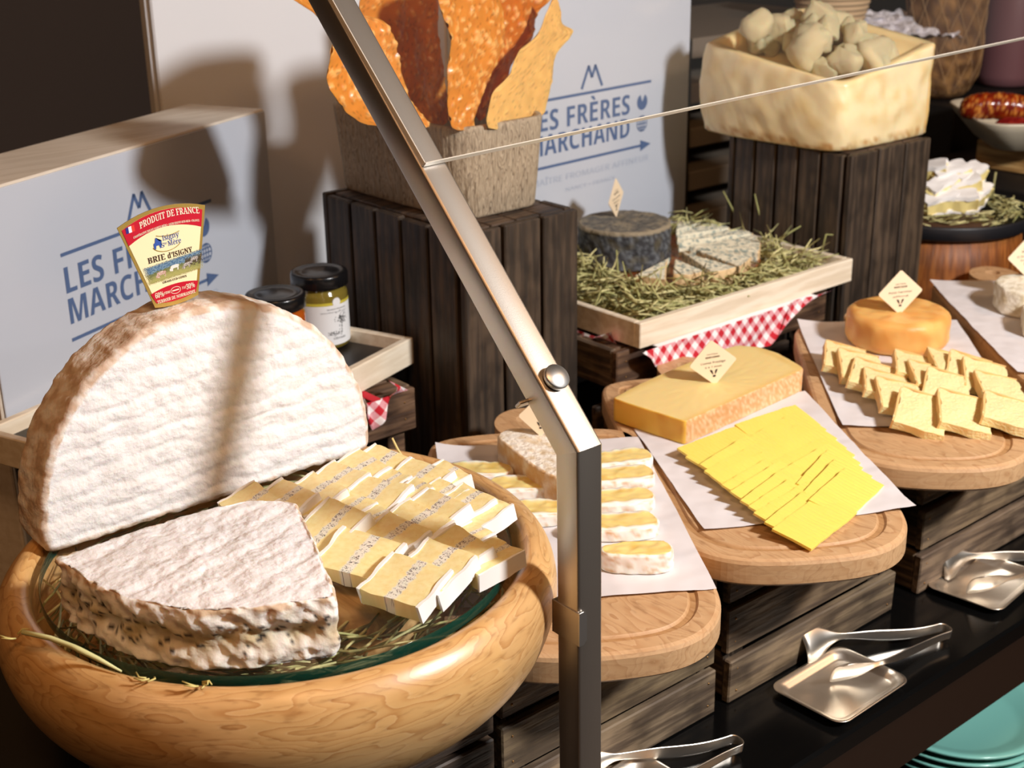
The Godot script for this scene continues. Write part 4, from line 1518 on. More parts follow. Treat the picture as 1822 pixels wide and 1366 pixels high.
# ---------------------------------------------------------------- the tall pedestals, trays and what stands on them
func back_row() -> void:
	pedestal("tall dark slatted wooden pedestal carrying the grey planter of crackers", 1.166, 1.393, -1.494, -1.861)
	pedestal("tall dark slatted wooden pedestal under the big block of hard cheese", 1.998, 2.242, -1.445, -1.73)
	planter()
	hard_block()
	# left tray with its jars
	small_crate("small brown wooden crate under the tray with the jars", 0.62, 1.104, -1.537, -1.70)
	var t1 := tray("pale wooden tray holding the jars, left of the tall pedestal", 0.562, 0.30, 0.29, true)
	t1.position = Vector3(1.156, 0, -1.609)
	t1.rotation.y = deg_to_rad(20.0)
	cloth("red and white checked cloth under the jar tray", [Vector3(0.99, 0, -1.526), Vector3(1.085, 0, -1.528)], [[640, 693], [648, 735], [660, 764], [676, 742], [692, 708], [697, 684], [690, 676]], 0.2664)
	jar(P(567, 480, 0.409), "glass jar of green spread with white label and black lid, beside the pedestal", true)
	jar(P(489, 520, 0.409), "glass jar of orange spread with black lid, left of the green one", false)
	# right tray with hay and the blue cheese
	small_crate("small brown wooden crate under the hay filled tray", 1.425, 1.95, -1.442, -1.80)
	tray("pale wooden tray filled with hay and a plate of blue cheese", 0.537, 0.40, 0.274, false).position = Vector3(1.99, 0, -1.42)
	cloth("red and white checked cloth hanging out below the hay tray", [Vector3(1.456, 0, -1.412), Vector3(1.93, 0, -1.412)], [[1142, 627], [1150, 636], [1168, 656], [1205, 648], [1260, 640], [1320, 628], [1362, 612], [1384, 578], [1408, 536]], 0.2664)
	cloth_end()
	blue_cheese()
	# the white board behind the planter
	var t := thing("white_panel", "tall plain white panel behind the planter and the jar tray", "panel")
	var a := PV(283, 187, Vector3(1.3, 0, -2.19), Vector3(0, 0, 1))
	obj("board", bx(a.x, 1.56, 0.0, 1.25, a.z - 0.035, a.z - 0.012, 0.003), plain("panel_white", srgb(226, 228, 232), 0.6), t)
	obj("face_sheet", bx(a.x + 0.004, 1.556, 0.004, 1.246, a.z - 0.0118, a.z, 0.003), plain("panel_white", srgb(226, 228, 232), 0.6), t)


func pedestal(label: String, x0: float, x1: float, zf: float, zb: float) -> void:
	var t := thing("slatted_pedestal", label, "pedestal", Vector3.ZERO, "tall slatted pedestals")
	var H := 0.49
	var th := 0.013
	var w := M("pedestal_wood")
	var nf := 3
	var fw := (x1 - x0) / nf
	for k in nf:
		for side in 2:
			var st := S()
			var tone := rng.randf_range(0.75, 1.1)
			st.set_color(Color(tone, tone * 0.98, tone * 0.95))
			var z := zf if side == 0 else zb + th
			bx(x0 + k * fw + 0.003, x0 + (k + 1) * fw - 0.003, 0.0, H - rng.randf_range(0.0, 0.003), z - th, z, 0.002, st)
			obj("slat", st, w, t)
	var nd := 5
	var d0 := zf - th - 0.003
	var fd := (d0 - (zb + th + 0.003)) / nd
	for k in nd:
		for side in 2:
			var st := S()
			var tone := rng.randf_range(0.7, 1.05)
			st.set_color(Color(tone, tone * 0.98, tone * 0.95))
			var x := x0 if side == 0 else x1 - th
			bx(x, x + th, 0.0, H - rng.randf_range(0.001, 0.004), d0 - (k + 1) * fd + 0.003, d0 - k * fd - 0.003, 0.002, st)
			obj("slat", st, w, t)
	for k in 4:
		var f4 := (x1 - x0 - 2 * th - 0.008) / 4
		obj("top_board", bx(x0 + th + 0.004 + k * f4 + 0.001, x0 + th + 0.004 + (k + 1) * f4 - 0.001, H - 0.014, H - 0.001, zb + th + 0.002, zf - th - 0.002), M("pedestal_top"), t)
	for sx in 2:
		for sz in 2:
			var x := x0 + th + 0.001 if sx == 0 else x1 - th - 0.023
			var z := zf - th - 0.024 if sz == 0 else zb + th + 0.002
			obj("corner_post", bx(x, x + 0.022, 0.0, H - 0.016, z, z + 0.022), w, t)


func small_crate(label: String, x0: float, x1: float, zf: float, zb: float) -> void:
	var t := thing("small_crate", label, "crate", Vector3.ZERO, "small brown crates under the trays")
	var w := M("small_crate_wood")
	var y1 := 0.264
	obj("plank", bx(x0, x1, y1 - 0.066, y1 - 0.001, zf - 0.012, zf), w, t)
	obj("plank", bx(x0, x1, y1 - 0.066, y1 - 0.001, zb, zb + 0.012), w, t)
	obj("plank", bx(x0, x0 + 0.012, y1 - 0.066, y1, zb + 0.013, zf - 0.013), M("crate_wood_deep"), t)
	obj("plank", bx(x1 - 0.012, x1, y1 - 0.066, y1, zb + 0.013, zf - 0.013), M("crate_wood_deep"), t)
	for k in 4:
		var d := (zf - zb - 0.03) / 4
		obj("top_slat", bx(x0 + 0.013, x1 - 0.013, y1 - 0.011, y1 - 0.001, zf - 0.014 - (k + 1) * d, zf - 0.018 - k * d), w, t)
	for sx in 2:
		for sz in 2:
			var x := x0 + 0.012 if sx == 0 else x1 - 0.042
			var z := zf - 0.042 if sz == 0 else zb + 0.014
			obj("foot", bx(x, x + 0.03, 0.0, y1 - 0.066, z, z + 0.028), w, t)
	for k in 2:
		obj("lower_plank", bx(x0, x1, 0.02 + k * 0.075, 0.082 + k * 0.075, zf - 0.058, zf - 0.046), M("pedestal_top"), t)
	for e in [[x0 + 0.02, 0.02], [x0 + 0.02, 0.046], [x1 - 0.02, 0.02], [x1 - 0.02, 0.046]]:
		var st := S()
		lathe(st, [Vector2(0.0, -0.001), Vector2(0.0018, -0.001), Vector2(0.0014, 0.0006), Vector2(0.0, 0.0008)], 8, Transform3D(Basis(Vector3.RIGHT, PI / 2), Vector3(e[0], y1 - e[1], zf)), true)
		obj("nail", st, plain("nail_brass", srgb(150, 112, 66), 0.4, 0.8), t)


func tray(label: String, w_: float, d: float, floor_y: float, dark_floor: bool) -> Node3D:     # origin at the right front corner
	var t := thing("wooden_tray", label, "tray", Vector3.ZERO, "pale wooden trays")
	var y0 := 0.268
	var y1 := 0.310
	var th := 0.0125
	var w := M("tray_wood")
	obj("rail", bx(-w_, 0, y0, y1, -th, 0, 0.0015), w, t)
	obj("rail", bx(-w_, 0, y0, y1, -d, -d + th, 0.0015), w, t)
	obj("rail", bx(-w_, -w_ + th, y0, y1, -d + th, -th, 0.0015), w, t)
	obj("rail", bx(-th, 0, y0, y1, -d + th, -th, 0.0015), w, t)
	obj("floor_sheet", bx(-w_ + th, -th, y0, floor_y, -d + th, -th, 0.001), plain("tray_floor", srgb(30, 26, 24), 0.4) if dark_floor else w, t)
	return t


var gingham: ImageTexture


func gingham_mat() -> StandardMaterial3D:
	if mats.has("gingham"): return mats["gingham"]
	var im := Image.create(256, 256, false, Image.FORMAT_RGB8)
	for y in 256:
		for x in 256:
			var a := x % 64 < 32
			var b := y % 64 < 32
			var c := srgb(240, 236, 236)
			if a and b: c = srgb(190, 14, 38)
			elif a or b: c = srgb(240, 236, 236) if (x + y) % 4 < 2 else srgb(196, 40, 62)
			im.set_pixel(x, y, c)
	gingham = ImageTexture.create_from_image(im)
	var m := plain("gingham", Color.WHITE, 0.85)
	m.albedo_texture = gingham
	m.rim_enabled = true
	m.rim = 0.3
	return m


# a cloth laid under a tray that hangs down in front of it; top: the two ends of the fold, hem: pixels of its lower edge, y: level of the fold
func cloth(label: String, top: Array, hem: Array, y: float) -> void:
	var n := 60
	var m := 12
	var rings := []
	var uvs := []
	var line := []
	for h in hem: line.append(PV(h[0], h[1], top[0], Vector3(0, 0, 1)))
	for i in n + 1:
		var t := float(i) / n
		var a: Vector3 = top[0].lerp(top[1], t)
		a.y = y
		var k := t * (line.size() - 1)
		var q := mini(int(k), line.size() - 2)
		var e: Vector3 = line[q].lerp(line[q + 1], k - q)
		var r := PackedVector3Array()
		var u := PackedVector2Array()
		for j in m + 1:
			var s := float(j) / m
			var p := a.lerp(e, s)
			p.z += (0.004 * sin(t * 17.0) + 0.006 * n3(Vector3(t * 4.0, s, 1.0), 1.0)) * s + 0.006 * s
			r.append(p)
			u.append(Vector2(p.x + p.y * 0.75, p.y - p.x * 0.75) * 9.5)
		rings.append(r)
		uvs.append(u)
	# and back under the tray
	var st := S()
	st.set_smooth_group(0)
	loft(st, rings, false, false, [], uvs)
	bx(minf(top[0].x, top[1].x) + 0.03, maxf(top[0].x, top[1].x) - 0.05, y - 0.0014, y + 0.0006, top[0].z - 0.2, top[0].z, 0.0003, st)
	tag(obj("checked_cloth", st, gingham_mat()), label, "cloth", "checked cloths")


func cloth_end() -> void:
	# the short end that hangs out at the left of the hay tray
	var hem := [[1022, 652], [1030, 632], [1048, 608], [1070, 596], [1096, 588]]
	var st := S()
	st.set_smooth_group(0)
	var rings := []
	var uvs := []
	for i in 25:
		var k := i / 24.0 * (hem.size() - 1)
		var q := mini(int(k), hem.size() - 2)
		var a: Vector3 = PV(lerpf(hem[q][0], hem[q + 1][0], k - q), lerpf(hem[q][1], hem[q + 1][1], k - q), Vector3(1.446, 0, 0), Vector3(1, 0, 0))
		var r := PackedVector3Array()
		var u := PackedVector2Array()
		for j in 9:
			var p := Vector3(1.448, 0.2664, a.z).lerp(a, j / 8.0)
			p.x -= 0.01 * sin(j / 8.0 * 1.6) * (0.6 + 0.4 * sin(k * 5.0))
			r.append(p)
			u.append(Vector2(p.z + p.y * 0.8, p.y - p.z * 0.8) * 9.5)
		rings.append(r)
		uvs.append(u)
	loft(st, rings, false, false, [], uvs)
	tag(obj("checked_cloth", st, gingham_mat()), "dark hanging end of checked cloth at the left side of the hay tray", "cloth", "checked cloths")


func jar(lid: Vector3, label: String, front: bool) -> void:
	var base := Vector3(lid.x, 0.2903, lid.z)
	var h := lid.y - base.y
	var R := 0.0415
	var t := thing("jar", label, "jar", base, "jars in the left tray")
	var st := S()
	lathe(st, [Vector2(0, 0.001), Vector2(R - 0.006, 0.001), Vector2(R - 0.0005, 0.006), Vector2(R, 0.012), Vector2(R, h - 0.034), Vector2(R - 0.001, h - 0.03), Vector2(R - 0.005, h - 0.025), Vector2(R - 0.005, h - 0.015)], 48, Transform3D(), true)
	var fill := plain("spread_green", srgb(124, 108, 44), 0.12) if front else plain("spread_orange", srgb(176, 84, 22), 0.12)
	fill.clearcoat_enabled = true
	fill.clearcoat = 0.8
	fill.clearcoat_roughness = 0.05
	if front: bumpy(fill, 61, 0.02, 0.0, 8.0)
	obj("glass_body", st, fill, t)
	st = S()
	lathe(st, [Vector2(R + 0.0012, h - 0.021), Vector2(R + 0.002, h - 0.02), Vector2(R + 0.002, h - 0.004), Vector2(R + 0.0008, h - 0.0012), Vector2(R - 0.002, h), Vector2(R - 0.006, h - 0.0002), Vector2(R - 0.008, h - 0.0016), Vector2(R - 0.016, h - 0.0016), Vector2(R - 0.018, h - 0.0008), Vector2(0, h - 0.0008)], 48, Transform3D(), true)
	obj("lid", st, plain("lid_black", srgb(18, 18, 20), 0.25), t)
	if not front: return
	# paper label wrapped round the jar, its front turned to the guests
	var a0 := deg_to_rad(-4.0)
	var wrap := func(x: float, y: float, lift: float) -> Vector3:     # x along the label in metres
		var a := PI / 2 - x / R - a0
		return Vector3(cos(a) * (R + lift), y, sin(a) * (R + lift))
	var band := func(x0: float, x1: float, y0: float, y1: float, lift: float, m: Material, called: String) -> void:
		var s2 := S()
		s2.set_smooth_group(0)
		var rings := []
		for j in 2:
			var r := PackedVector3Array()
			for i in 25: r.append(wrap.call(lerpf(x0, x1, i / 24.0), y0 if j == 0 else y1, lift))
			rings.append(r)
		loft(s2, rings, false, true)
		obj(called, s2, m, t)
	var white := plain("label_white", srgb(238, 238, 238), 0.55)
	var yellow := plain("label_yellow", srgb(206, 190, 62), 0.55)
	band.call(-0.085, 0.085, 0.010, 0.073, 0.0004, white, "paper_label")
	band.call(-0.085, 0.085, 0.0732, 0.0775, 0.0004, yellow, "label_stripe")
	var dot := S()
	dot.set_smooth_group(-1)
	for i in 20:
		var a := TAU * i / 20
		var b := TAU * (i + 1) / 20
		tri(dot, wrap.call(0.004, 0.0775, 0.0009), wrap.call(0.004 + cos(b) * 0.0068, 0.0775 + sin(b) * 0.0068, 0.0009), wrap.call(0.004 + cos(a) * 0.0068, 0.0775 + sin(a) * 0.0068, 0.0009))
	obj("label_badge", dot, white, t).scale = Vector3(1, 1, 1)
	var ink := plain("label_ink", srgb(70, 70, 72), 0.7)
	var sk := S()
	var olive := RandomNumberGenerator.new()
	olive.seed = 5
	for i in 150:                                         # the little engraved olive tree and basket
		var crown := i < 90
		var cx := 0.012 + olive.randfn(0, 0.0055) if crown else 0.0 + olive.randfn(0, 0.008)
		var cy := 0.052 + olive.randfn(0, 0.005) if crown else 0.029 + olive.randfn(0, 0.0022)
		if i > 130:
			cx = 0.012 + olive.randf_range(-0.001, 0.001)
			cy = olive.randf_range(0.03, 0.05)
		var r := 0.0009
		tri(sk, wrap.call(cx - r, cy - r, 0.0007), wrap.call(cx, cy + r, 0.0007), wrap.call(cx + r, cy - r, 0.0007))
	obj("label_drawing", sk, ink, t)
	for w in [["MAISON BRÉMOND", -0.012, 0.066, 0.034, 0.0019], ["spécialité de provence", -0.022, 0.0615, 0.046, 0.0016], ["Olivade", -0.004, 0.019, 0.022, 0.0034]]:
		var tm := lettering(t, w[0], font_serif, Vector3.ZERO, Vector3.RIGHT, Vector3.UP, w[3], w[4], ink)
		var arr := tm.mesh.surface_get_arrays(0)
		var v: PackedVector3Array = arr[Mesh.ARRAY_VERTEX]
		var nn: PackedVector3Array = arr[Mesh.ARRAY_NORMAL]
		for i in v.size():
			v[i] = wrap.call(w[1] + v[i].x, w[2] + v[i].y, 0.0007)
			nn[i] = Vector3(v[i].x, 0, v[i].z).normalized()
		arr[Mesh.ARRAY_VERTEX] = v
		arr[Mesh.ARRAY_NORMAL] = nn
		var am := ArrayMesh.new()
		am.add_surface_from_arrays(Mesh.PRIMITIVE_TRIANGLES, arr)
		tm.mesh = am


# ---- the planter with its crackers
func planter() -> void:
	var c := Vector3(1.292, 0.4905, -1.715)
	var t := thing("planter", "grey rectangular planter with bark-like grooves holding the crackers", "planter", c)
	var spec := [[0.88, 0.0, 0.0], [0.9, 0.004, 0.0], [0.94, 0.05, 0.0], [1.0, 0.128, 0.0], [1.005, 0.134, 0.0], [1.0, 0.137, 0.001], [1.0, 0.137, 0.008], [0.98, 0.133, 0.009], [0.95, 0.06, 0.009], [0.92, 0.012, 0.009]]
	var o := round_rect(0.186, 0.345, 0.045, 12)
	o = resample(o, 0.006)
	var rings := []
	for s in spec:
		var q: PackedVector2Array = inset(o, s[2]) if s[2] > 0 else o
		var r := PackedVector3Array()
		for p in q:
			var w := Vector3(p.x * s[0], s[1], p.y * (0.5 + s[0] * 0.5))
			if s[2] == 0.0: w += Vector3(p.x, 0, p.y).normalized() * 0.0012 * n3(Vector3(w.x * 3.0, w.y * 0.4, w.z * 3.0), 40.0)
			r.append(w)
		rings.append(r)
	for e in 2:
		var mid := PackedVector3Array()
		for p in o: mid.append(Vector3(0, 0.0 if e == 0 else 0.012, 0))
		if e == 0: rings.push_front(mid)
		else: rings.append(mid)
	var st := S()
	st.set_smooth_group(0)
	loft(st, rings)
	obj("body", st, M("planter_stone"), t)
	# crackers: outlines from the photograph, each on an upright plane of its own
	var list := [
		["cracker at the left of the planter, partly behind the steel post, blistered", [[585, 160], [592, 90], [604, 50], [622, 30], [650, 28], [680, 36], [700, 62], [712, 110], [732, 175], [762, 225], [700, 226], [640, 215]], -1.60, 0.5, srgb(224, 140, 58), 1.0],
		["cracker at the back left of the planter reaching out of the picture", [[640, 20], [655, -30], [705, -60], [765, -55], [784, -30], [780, 0], [778, 60], [790, 130], [800, 215], [735, 215], [700, 110], [668, 52]], -1.70, 0.35, srgb(214, 132, 50), 0.6],
		["tall middle cracker of the planter with bubbled orange surface", [[783, -40], [880, -50], [892, 0], [900, 60], [882, 110], [862, 160], [846, 200], [838, 228], [803, 226], [798, 160], [797, 120], [800, 70], [784, 20]], -1.575, 0.25, srgb(222, 138, 52), 1.0],
		["dark orange cracker behind the pale one at the right of the planter", [[885, -40], [970, -30], [976, 0], [958, 22], [948, 60], [930, 90], [905, 130], [880, 175], [850, 215], [840, 170], [870, 120], [893, 60]], -1.60, 0.45, srgb(204, 112, 34), 1.0],
		["pale yellow cracker leaning out at the right of the planter", [[986, -6], [996, 20], [1000, 42], [1017, 54], [1010, 70], [992, 92], [984, 130], [976, 170], [966, 206], [930, 222], [868, 228], [876, 172], [905, 132], [925, 92], [955, 62], [972, 30]], -1.548, 0.3, srgb(238, 184, 108), 0.45],
		["narrow cracker at the far left of the planter, its tip left of the steel post", [[512, -8], [536, -22], [600, 10], [650, 80], [700, 205], [660, 208], [618, 110], [572, 34], [530, 6]], -1.66, 0.3, srgb(222, 142, 62), 0.5]]
	for s in list: cracker(s[0], s[1], s[2], s[3], s[4], s[5])


func cracker(label: String, px: Array, z: float, wave: float, col: Color, blister: float) -> void:
	var n := Vector3(0.35, 0.12, 1.0).normalized()
	var o := Vector3(1.29, 0.62, z)
	var u := Vector3.UP.cross(n).normalized()
	var v := n.cross(u)
	var flat := []
	for p in px:
		var w := PV(p[0], p[1], o, n) - o
		flat.append(Vector2(w.dot(u), w.dot(v)))
	var poly := resample(smooth_line(flat, 3), 0.006)
	if Geometry2D.is_polygon_clockwise(poly): poly.reverse()
	var y0 := 1e9
	var y1 := -1e9
	for p in poly:
		y0 = minf(y0, p.y)
		y1 = maxf(y1, p.y)
	var rows := int((y1 - y0) / 0.003)
	var m := 44
	var b := col.srgb_to_linear()
	var sheets := [[], []]
	var tints := []
	for i in rows + 1:
		var y := lerpf(y0 + 0.0004, y1 - 0.0004, float(i) / rows)
		var xa := 1e9
		var xb := -1e9
		for j in poly.size():
			var p := poly[j]
			var q := poly[(j + 1) % poly.size()]
			if (p.y - y) * (q.y - y) <= 0.0 and absf(p.y - q.y) > 1e-9:
				var x := lerpf(p.x, q.x, (y - p.y) / (q.y - p.y))
				xa = minf(xa, x)
				xb = maxf(xb, x)
		var r0 := PackedVector3Array()
		var r1 := PackedVector3Array()
		var cc := PackedColorArray()
		for j in m + 1:
			var s := float(j) / m
			var x := lerpf(xa, xb, s)
			var w3 := Vector3(x, y, z * 3.0)
			var rip := 0.006 * wave * (sin(x * 60.0 + y * 25.0 + z * 50.0) + n3(w3, 22.0))
			var bl := pow(clampf(n3(w3, 62.0, 4.0), 0.0, 1.0), 1.5) * 0.005 * blister
			var thin := 0.0016 * minf(1.0, minf(s, 1.0 - s) * 12.0) + 0.0002
			var o3 := o + u * x + v * y
			r0.append(o3 + n * (rip + bl + thin))
			r1.append(o3 + n * (rip - bl * 0.3 - thin))
			var f := clampf(0.5 + 0.6 * n3(w3, 34.0, 2.0), 0, 1)
			var cl := b.lerp(b * 0.66, f * 0.5)
			if bl > 0.0012: cl = cl.lerp(lin(248, 200, 124), 0.45)
			if n3(w3, 150.0, 8.0) > 0.66: cl = cl * 0.6
			cl.a = 1.0
			cc.append(cl)
		sheets[0].append(r0)
		sheets[1].append(r1)
		tints.append(cc)
	var st := S()
	st.set_smooth_group(0)
	loft(st, sheets[0], false, true, tints)
	loft(st, sheets[1], false, false, tints)
	tag(obj("cracker", st, M("glossy_paste")), label, "cracker", "crackers in the planter")


# ---- the big block of hard cheese, hollowed and heaped with broken lumps
func hard_block() -> void:
	var t := thing("cheese_block", "big pale block of hard cheese hollowed out and heaped with lumps", "cheese")
	var seg := 96
	var foot := [Vector2(1.985, -1.765), Vector2(1.978, -1.70), Vector2(1.982, -1.60), Vector2(1.988, -1.515), Vector2(2.0, -1.482), Vector2(2.03, -1.468), Vector2(2.10, -1.462), Vector2(2.18, -1.46), Vector2(2.235, -1.462), Vector2(2.25, -1.475), Vector2(2.255, -1.56), Vector2(2.255, -1.68), Vector2(2.25, -1.76), Vector2(2.18, -1.785), Vector2(2.08, -1.79), Vector2(2.0, -1.785)]
	var o := resample(smooth_line(foot, 8), 0.007)
	if Geometry2D.is_polygon_clockwise(o): o.reverse()
	var mid := Vector2(2.115, -1.62)
	var y0 := 0.4905
	var edge_y := func(p: Vector2) -> float:            # height of the rim: it rises to the back and to the right
		return 0.613 + 0.043 * clampf((-1.47 - p.y) / 0.3, 0, 1) + 0.046 * clampf((p.x - 2.0) / 0.25, 0, 1)
	var rings := []
	var cols := []
	var add := func(scale: float, yk: float, drop: float, tone: int) -> void:
		var r := PackedVector3Array()
		var cc := PackedColorArray()
		for p in o:
			var q: Vector2 = mid + (p - mid) * scale
			var yt: float = edge_y.call(p)
			var w := Vector3(q.x, lerpf(y0, yt, yk) - drop, q.y)
			if tone == 1:
				var out := Vector3(p.x - mid.x, 0, p.y - mid.y).normalized()
				w += out * (0.0022 * n3(w, 18.0) + 0.0008 * n3(w, 60.0) + 0.012 * sin(yk * PI) * clampf(1.0 - absf(p.x - 1.985) * 14.0, 0, 1))
			r.append(w)
			var c := lin(244, 226, 180).lerp(lin(234, 208, 152), clampf(n3(w, 22.0) + 0.2, 0, 1))
			if tone == 1 and p.x > 2.235: c = c.lerp(lin(222, 170, 84), 0.6)
			if yk < 0.1: c = c.lerp(lin(196, 150, 92), clampf(0.4 + n3(w, 60.0), 0, 1))
			if tone == 2: c = lin(240, 216, 160)
			cc.append(c)
		rings.append(r)
		cols.append(cc)
	add.call(0.0, 0.0, 0.0, 0)
	add.call(0.97, 0.0, 0.0, 0)
	for i in 17: add.call(1.0 + 0.02 * i / 16.0, 0.03 + 0.95 * i / 16.0, 0.0, 1)
	add.call(1.0, 1.0, 0.0, 2)
	add.call(0.9, 1.0, 0.001, 2)
	add.call(0.86, 1.0, 0.008, 2)
	add.call(0.78, 1.0, 0.03, 2)
	add.call(0.0, 1.0, 0.035, 2)
	var st := S()
	st.set_smooth_group(0)
	loft(st, rings, true, false, cols)
	var m := vertex_mat("wrapped_paste", 0.4, 0.25, 0.4)
	m.clearcoat_enabled = true
	m.clearcoat = 0.25
	m.clearcoat_roughness = 0.2
	obj("body", st, m, t)
	# lumps
	var shapes := []
	for k in 7:
		var pts := PackedVector3Array()
		var r2 := RandomNumberGenerator.new()
		r2.seed = 40 + k
		shapes.append(done(lump(r2)))
	var lm := plain("lump_paste", srgb(247, 229, 182), 0.6)
	lm.subsurf_scatter_enabled = true
	lm.subsurf_scatter_strength = 0.25
	bumpy(lm, 63, 0.03, 0.15, 9.0)
	var named := {0: "large smooth lump in front of the heap on the hard cheese block", 1: "broad lump at the right front of the heap on the block", 2: "pointed lump at the top left of the heap on the block", 3: "lump crowning the heap on the block", 4: "rounded lump low at the front left rim of the block"}
	var at := [[1442, 84, 0.075, 0], [1545, 100, 0.085, 3], [1345, 48, 0.06, 2], [1455, 38, 0.07, 5], [1468, 122, 0.045, 1]]
	for i in 46:
		var s: float
		var p: Vector3
		if i < 5:
			s = at[i][2]
			p = PV(at[i][0], at[i][1], Vector3(2.09, 0.66, [-1.55, -1.54, -1.60, -1.62, -1.52][i]), Vector3(-0.643, 0, 0.766))
		else:
			var a := rng.randf() * TAU
			var q := sqrt(rng.randf())
			var h := 0.085 * (1.0 - pow(q, 1.6)) * rng.randf_range(0.4, 1.0)
			var g := mid + Vector2(cos(a) * 0.105, sin(a) * 0.125) * q
			p = Vector3(g.x, 0.628 + h + 0.03 * clampf((-1.5 - g.y) / 0.3, 0, 1), g.y)
			s = rng.randf_range(0.034, 0.066)
		var where := "%s %s" % ["back" if p.z < -1.66 else ("front" if p.z > -1.57 else "middle"), "left" if p.x < 2.08 else ("right" if p.x > 2.15 else "centre")]
		var label: String = named.get(i, "%s broken lump of hard cheese, %s in the %s of the heap on the block" % ["bigger" if s > 0.05 else "smaller", "high" if p.y > 0.685 else "low", where])
		var lo: MeshInstance3D = mesh_node("cheese_lump", shapes[at[i][3] if i < 5 else i % 7], lm)
		tag(lo, label, "cheese", "broken lumps heaped on the hard cheese block")
		lo.transform = Transform3D(Basis.from_euler(Vector3(rng.randf_range(-0.6, 0.6), rng.randf() * TAU, rng.randf_range(-0.6, 0.6))).scaled(Vector3(s, s, s)), p)


func lump(r: RandomNumberGenerator) -> SurfaceTool:     # a broken piece about 1 across: a ball cut by random planes
	var planes := []
	for i in 11:
		planes.append([Vector3(r.randfn(), r.randfn(), r.randfn()).normalized(), r.randf_range(0.30, 0.5)])
	var rings := []
	for i in 17:
		var th := PI * i / 16.0
		var ring := PackedVector3Array()
		for j in 24:
			var a := TAU * j / 24
			var d := Vector3(sin(th) * cos(a), -cos(th), sin(th) * sin(a))
			var k := 0.6
			for p in planes:
				var c: float = d.dot(p[0])
				if c > 0.05: k = minf(k, p[1] / c)
			k += 0.02 * n3(d, 3.0, r.seed % 17)
			ring.append(d * k)
		rings.append(ring)
	var st := S()
	st.set_smooth_group(0)
	loft(st, rings)
	return st


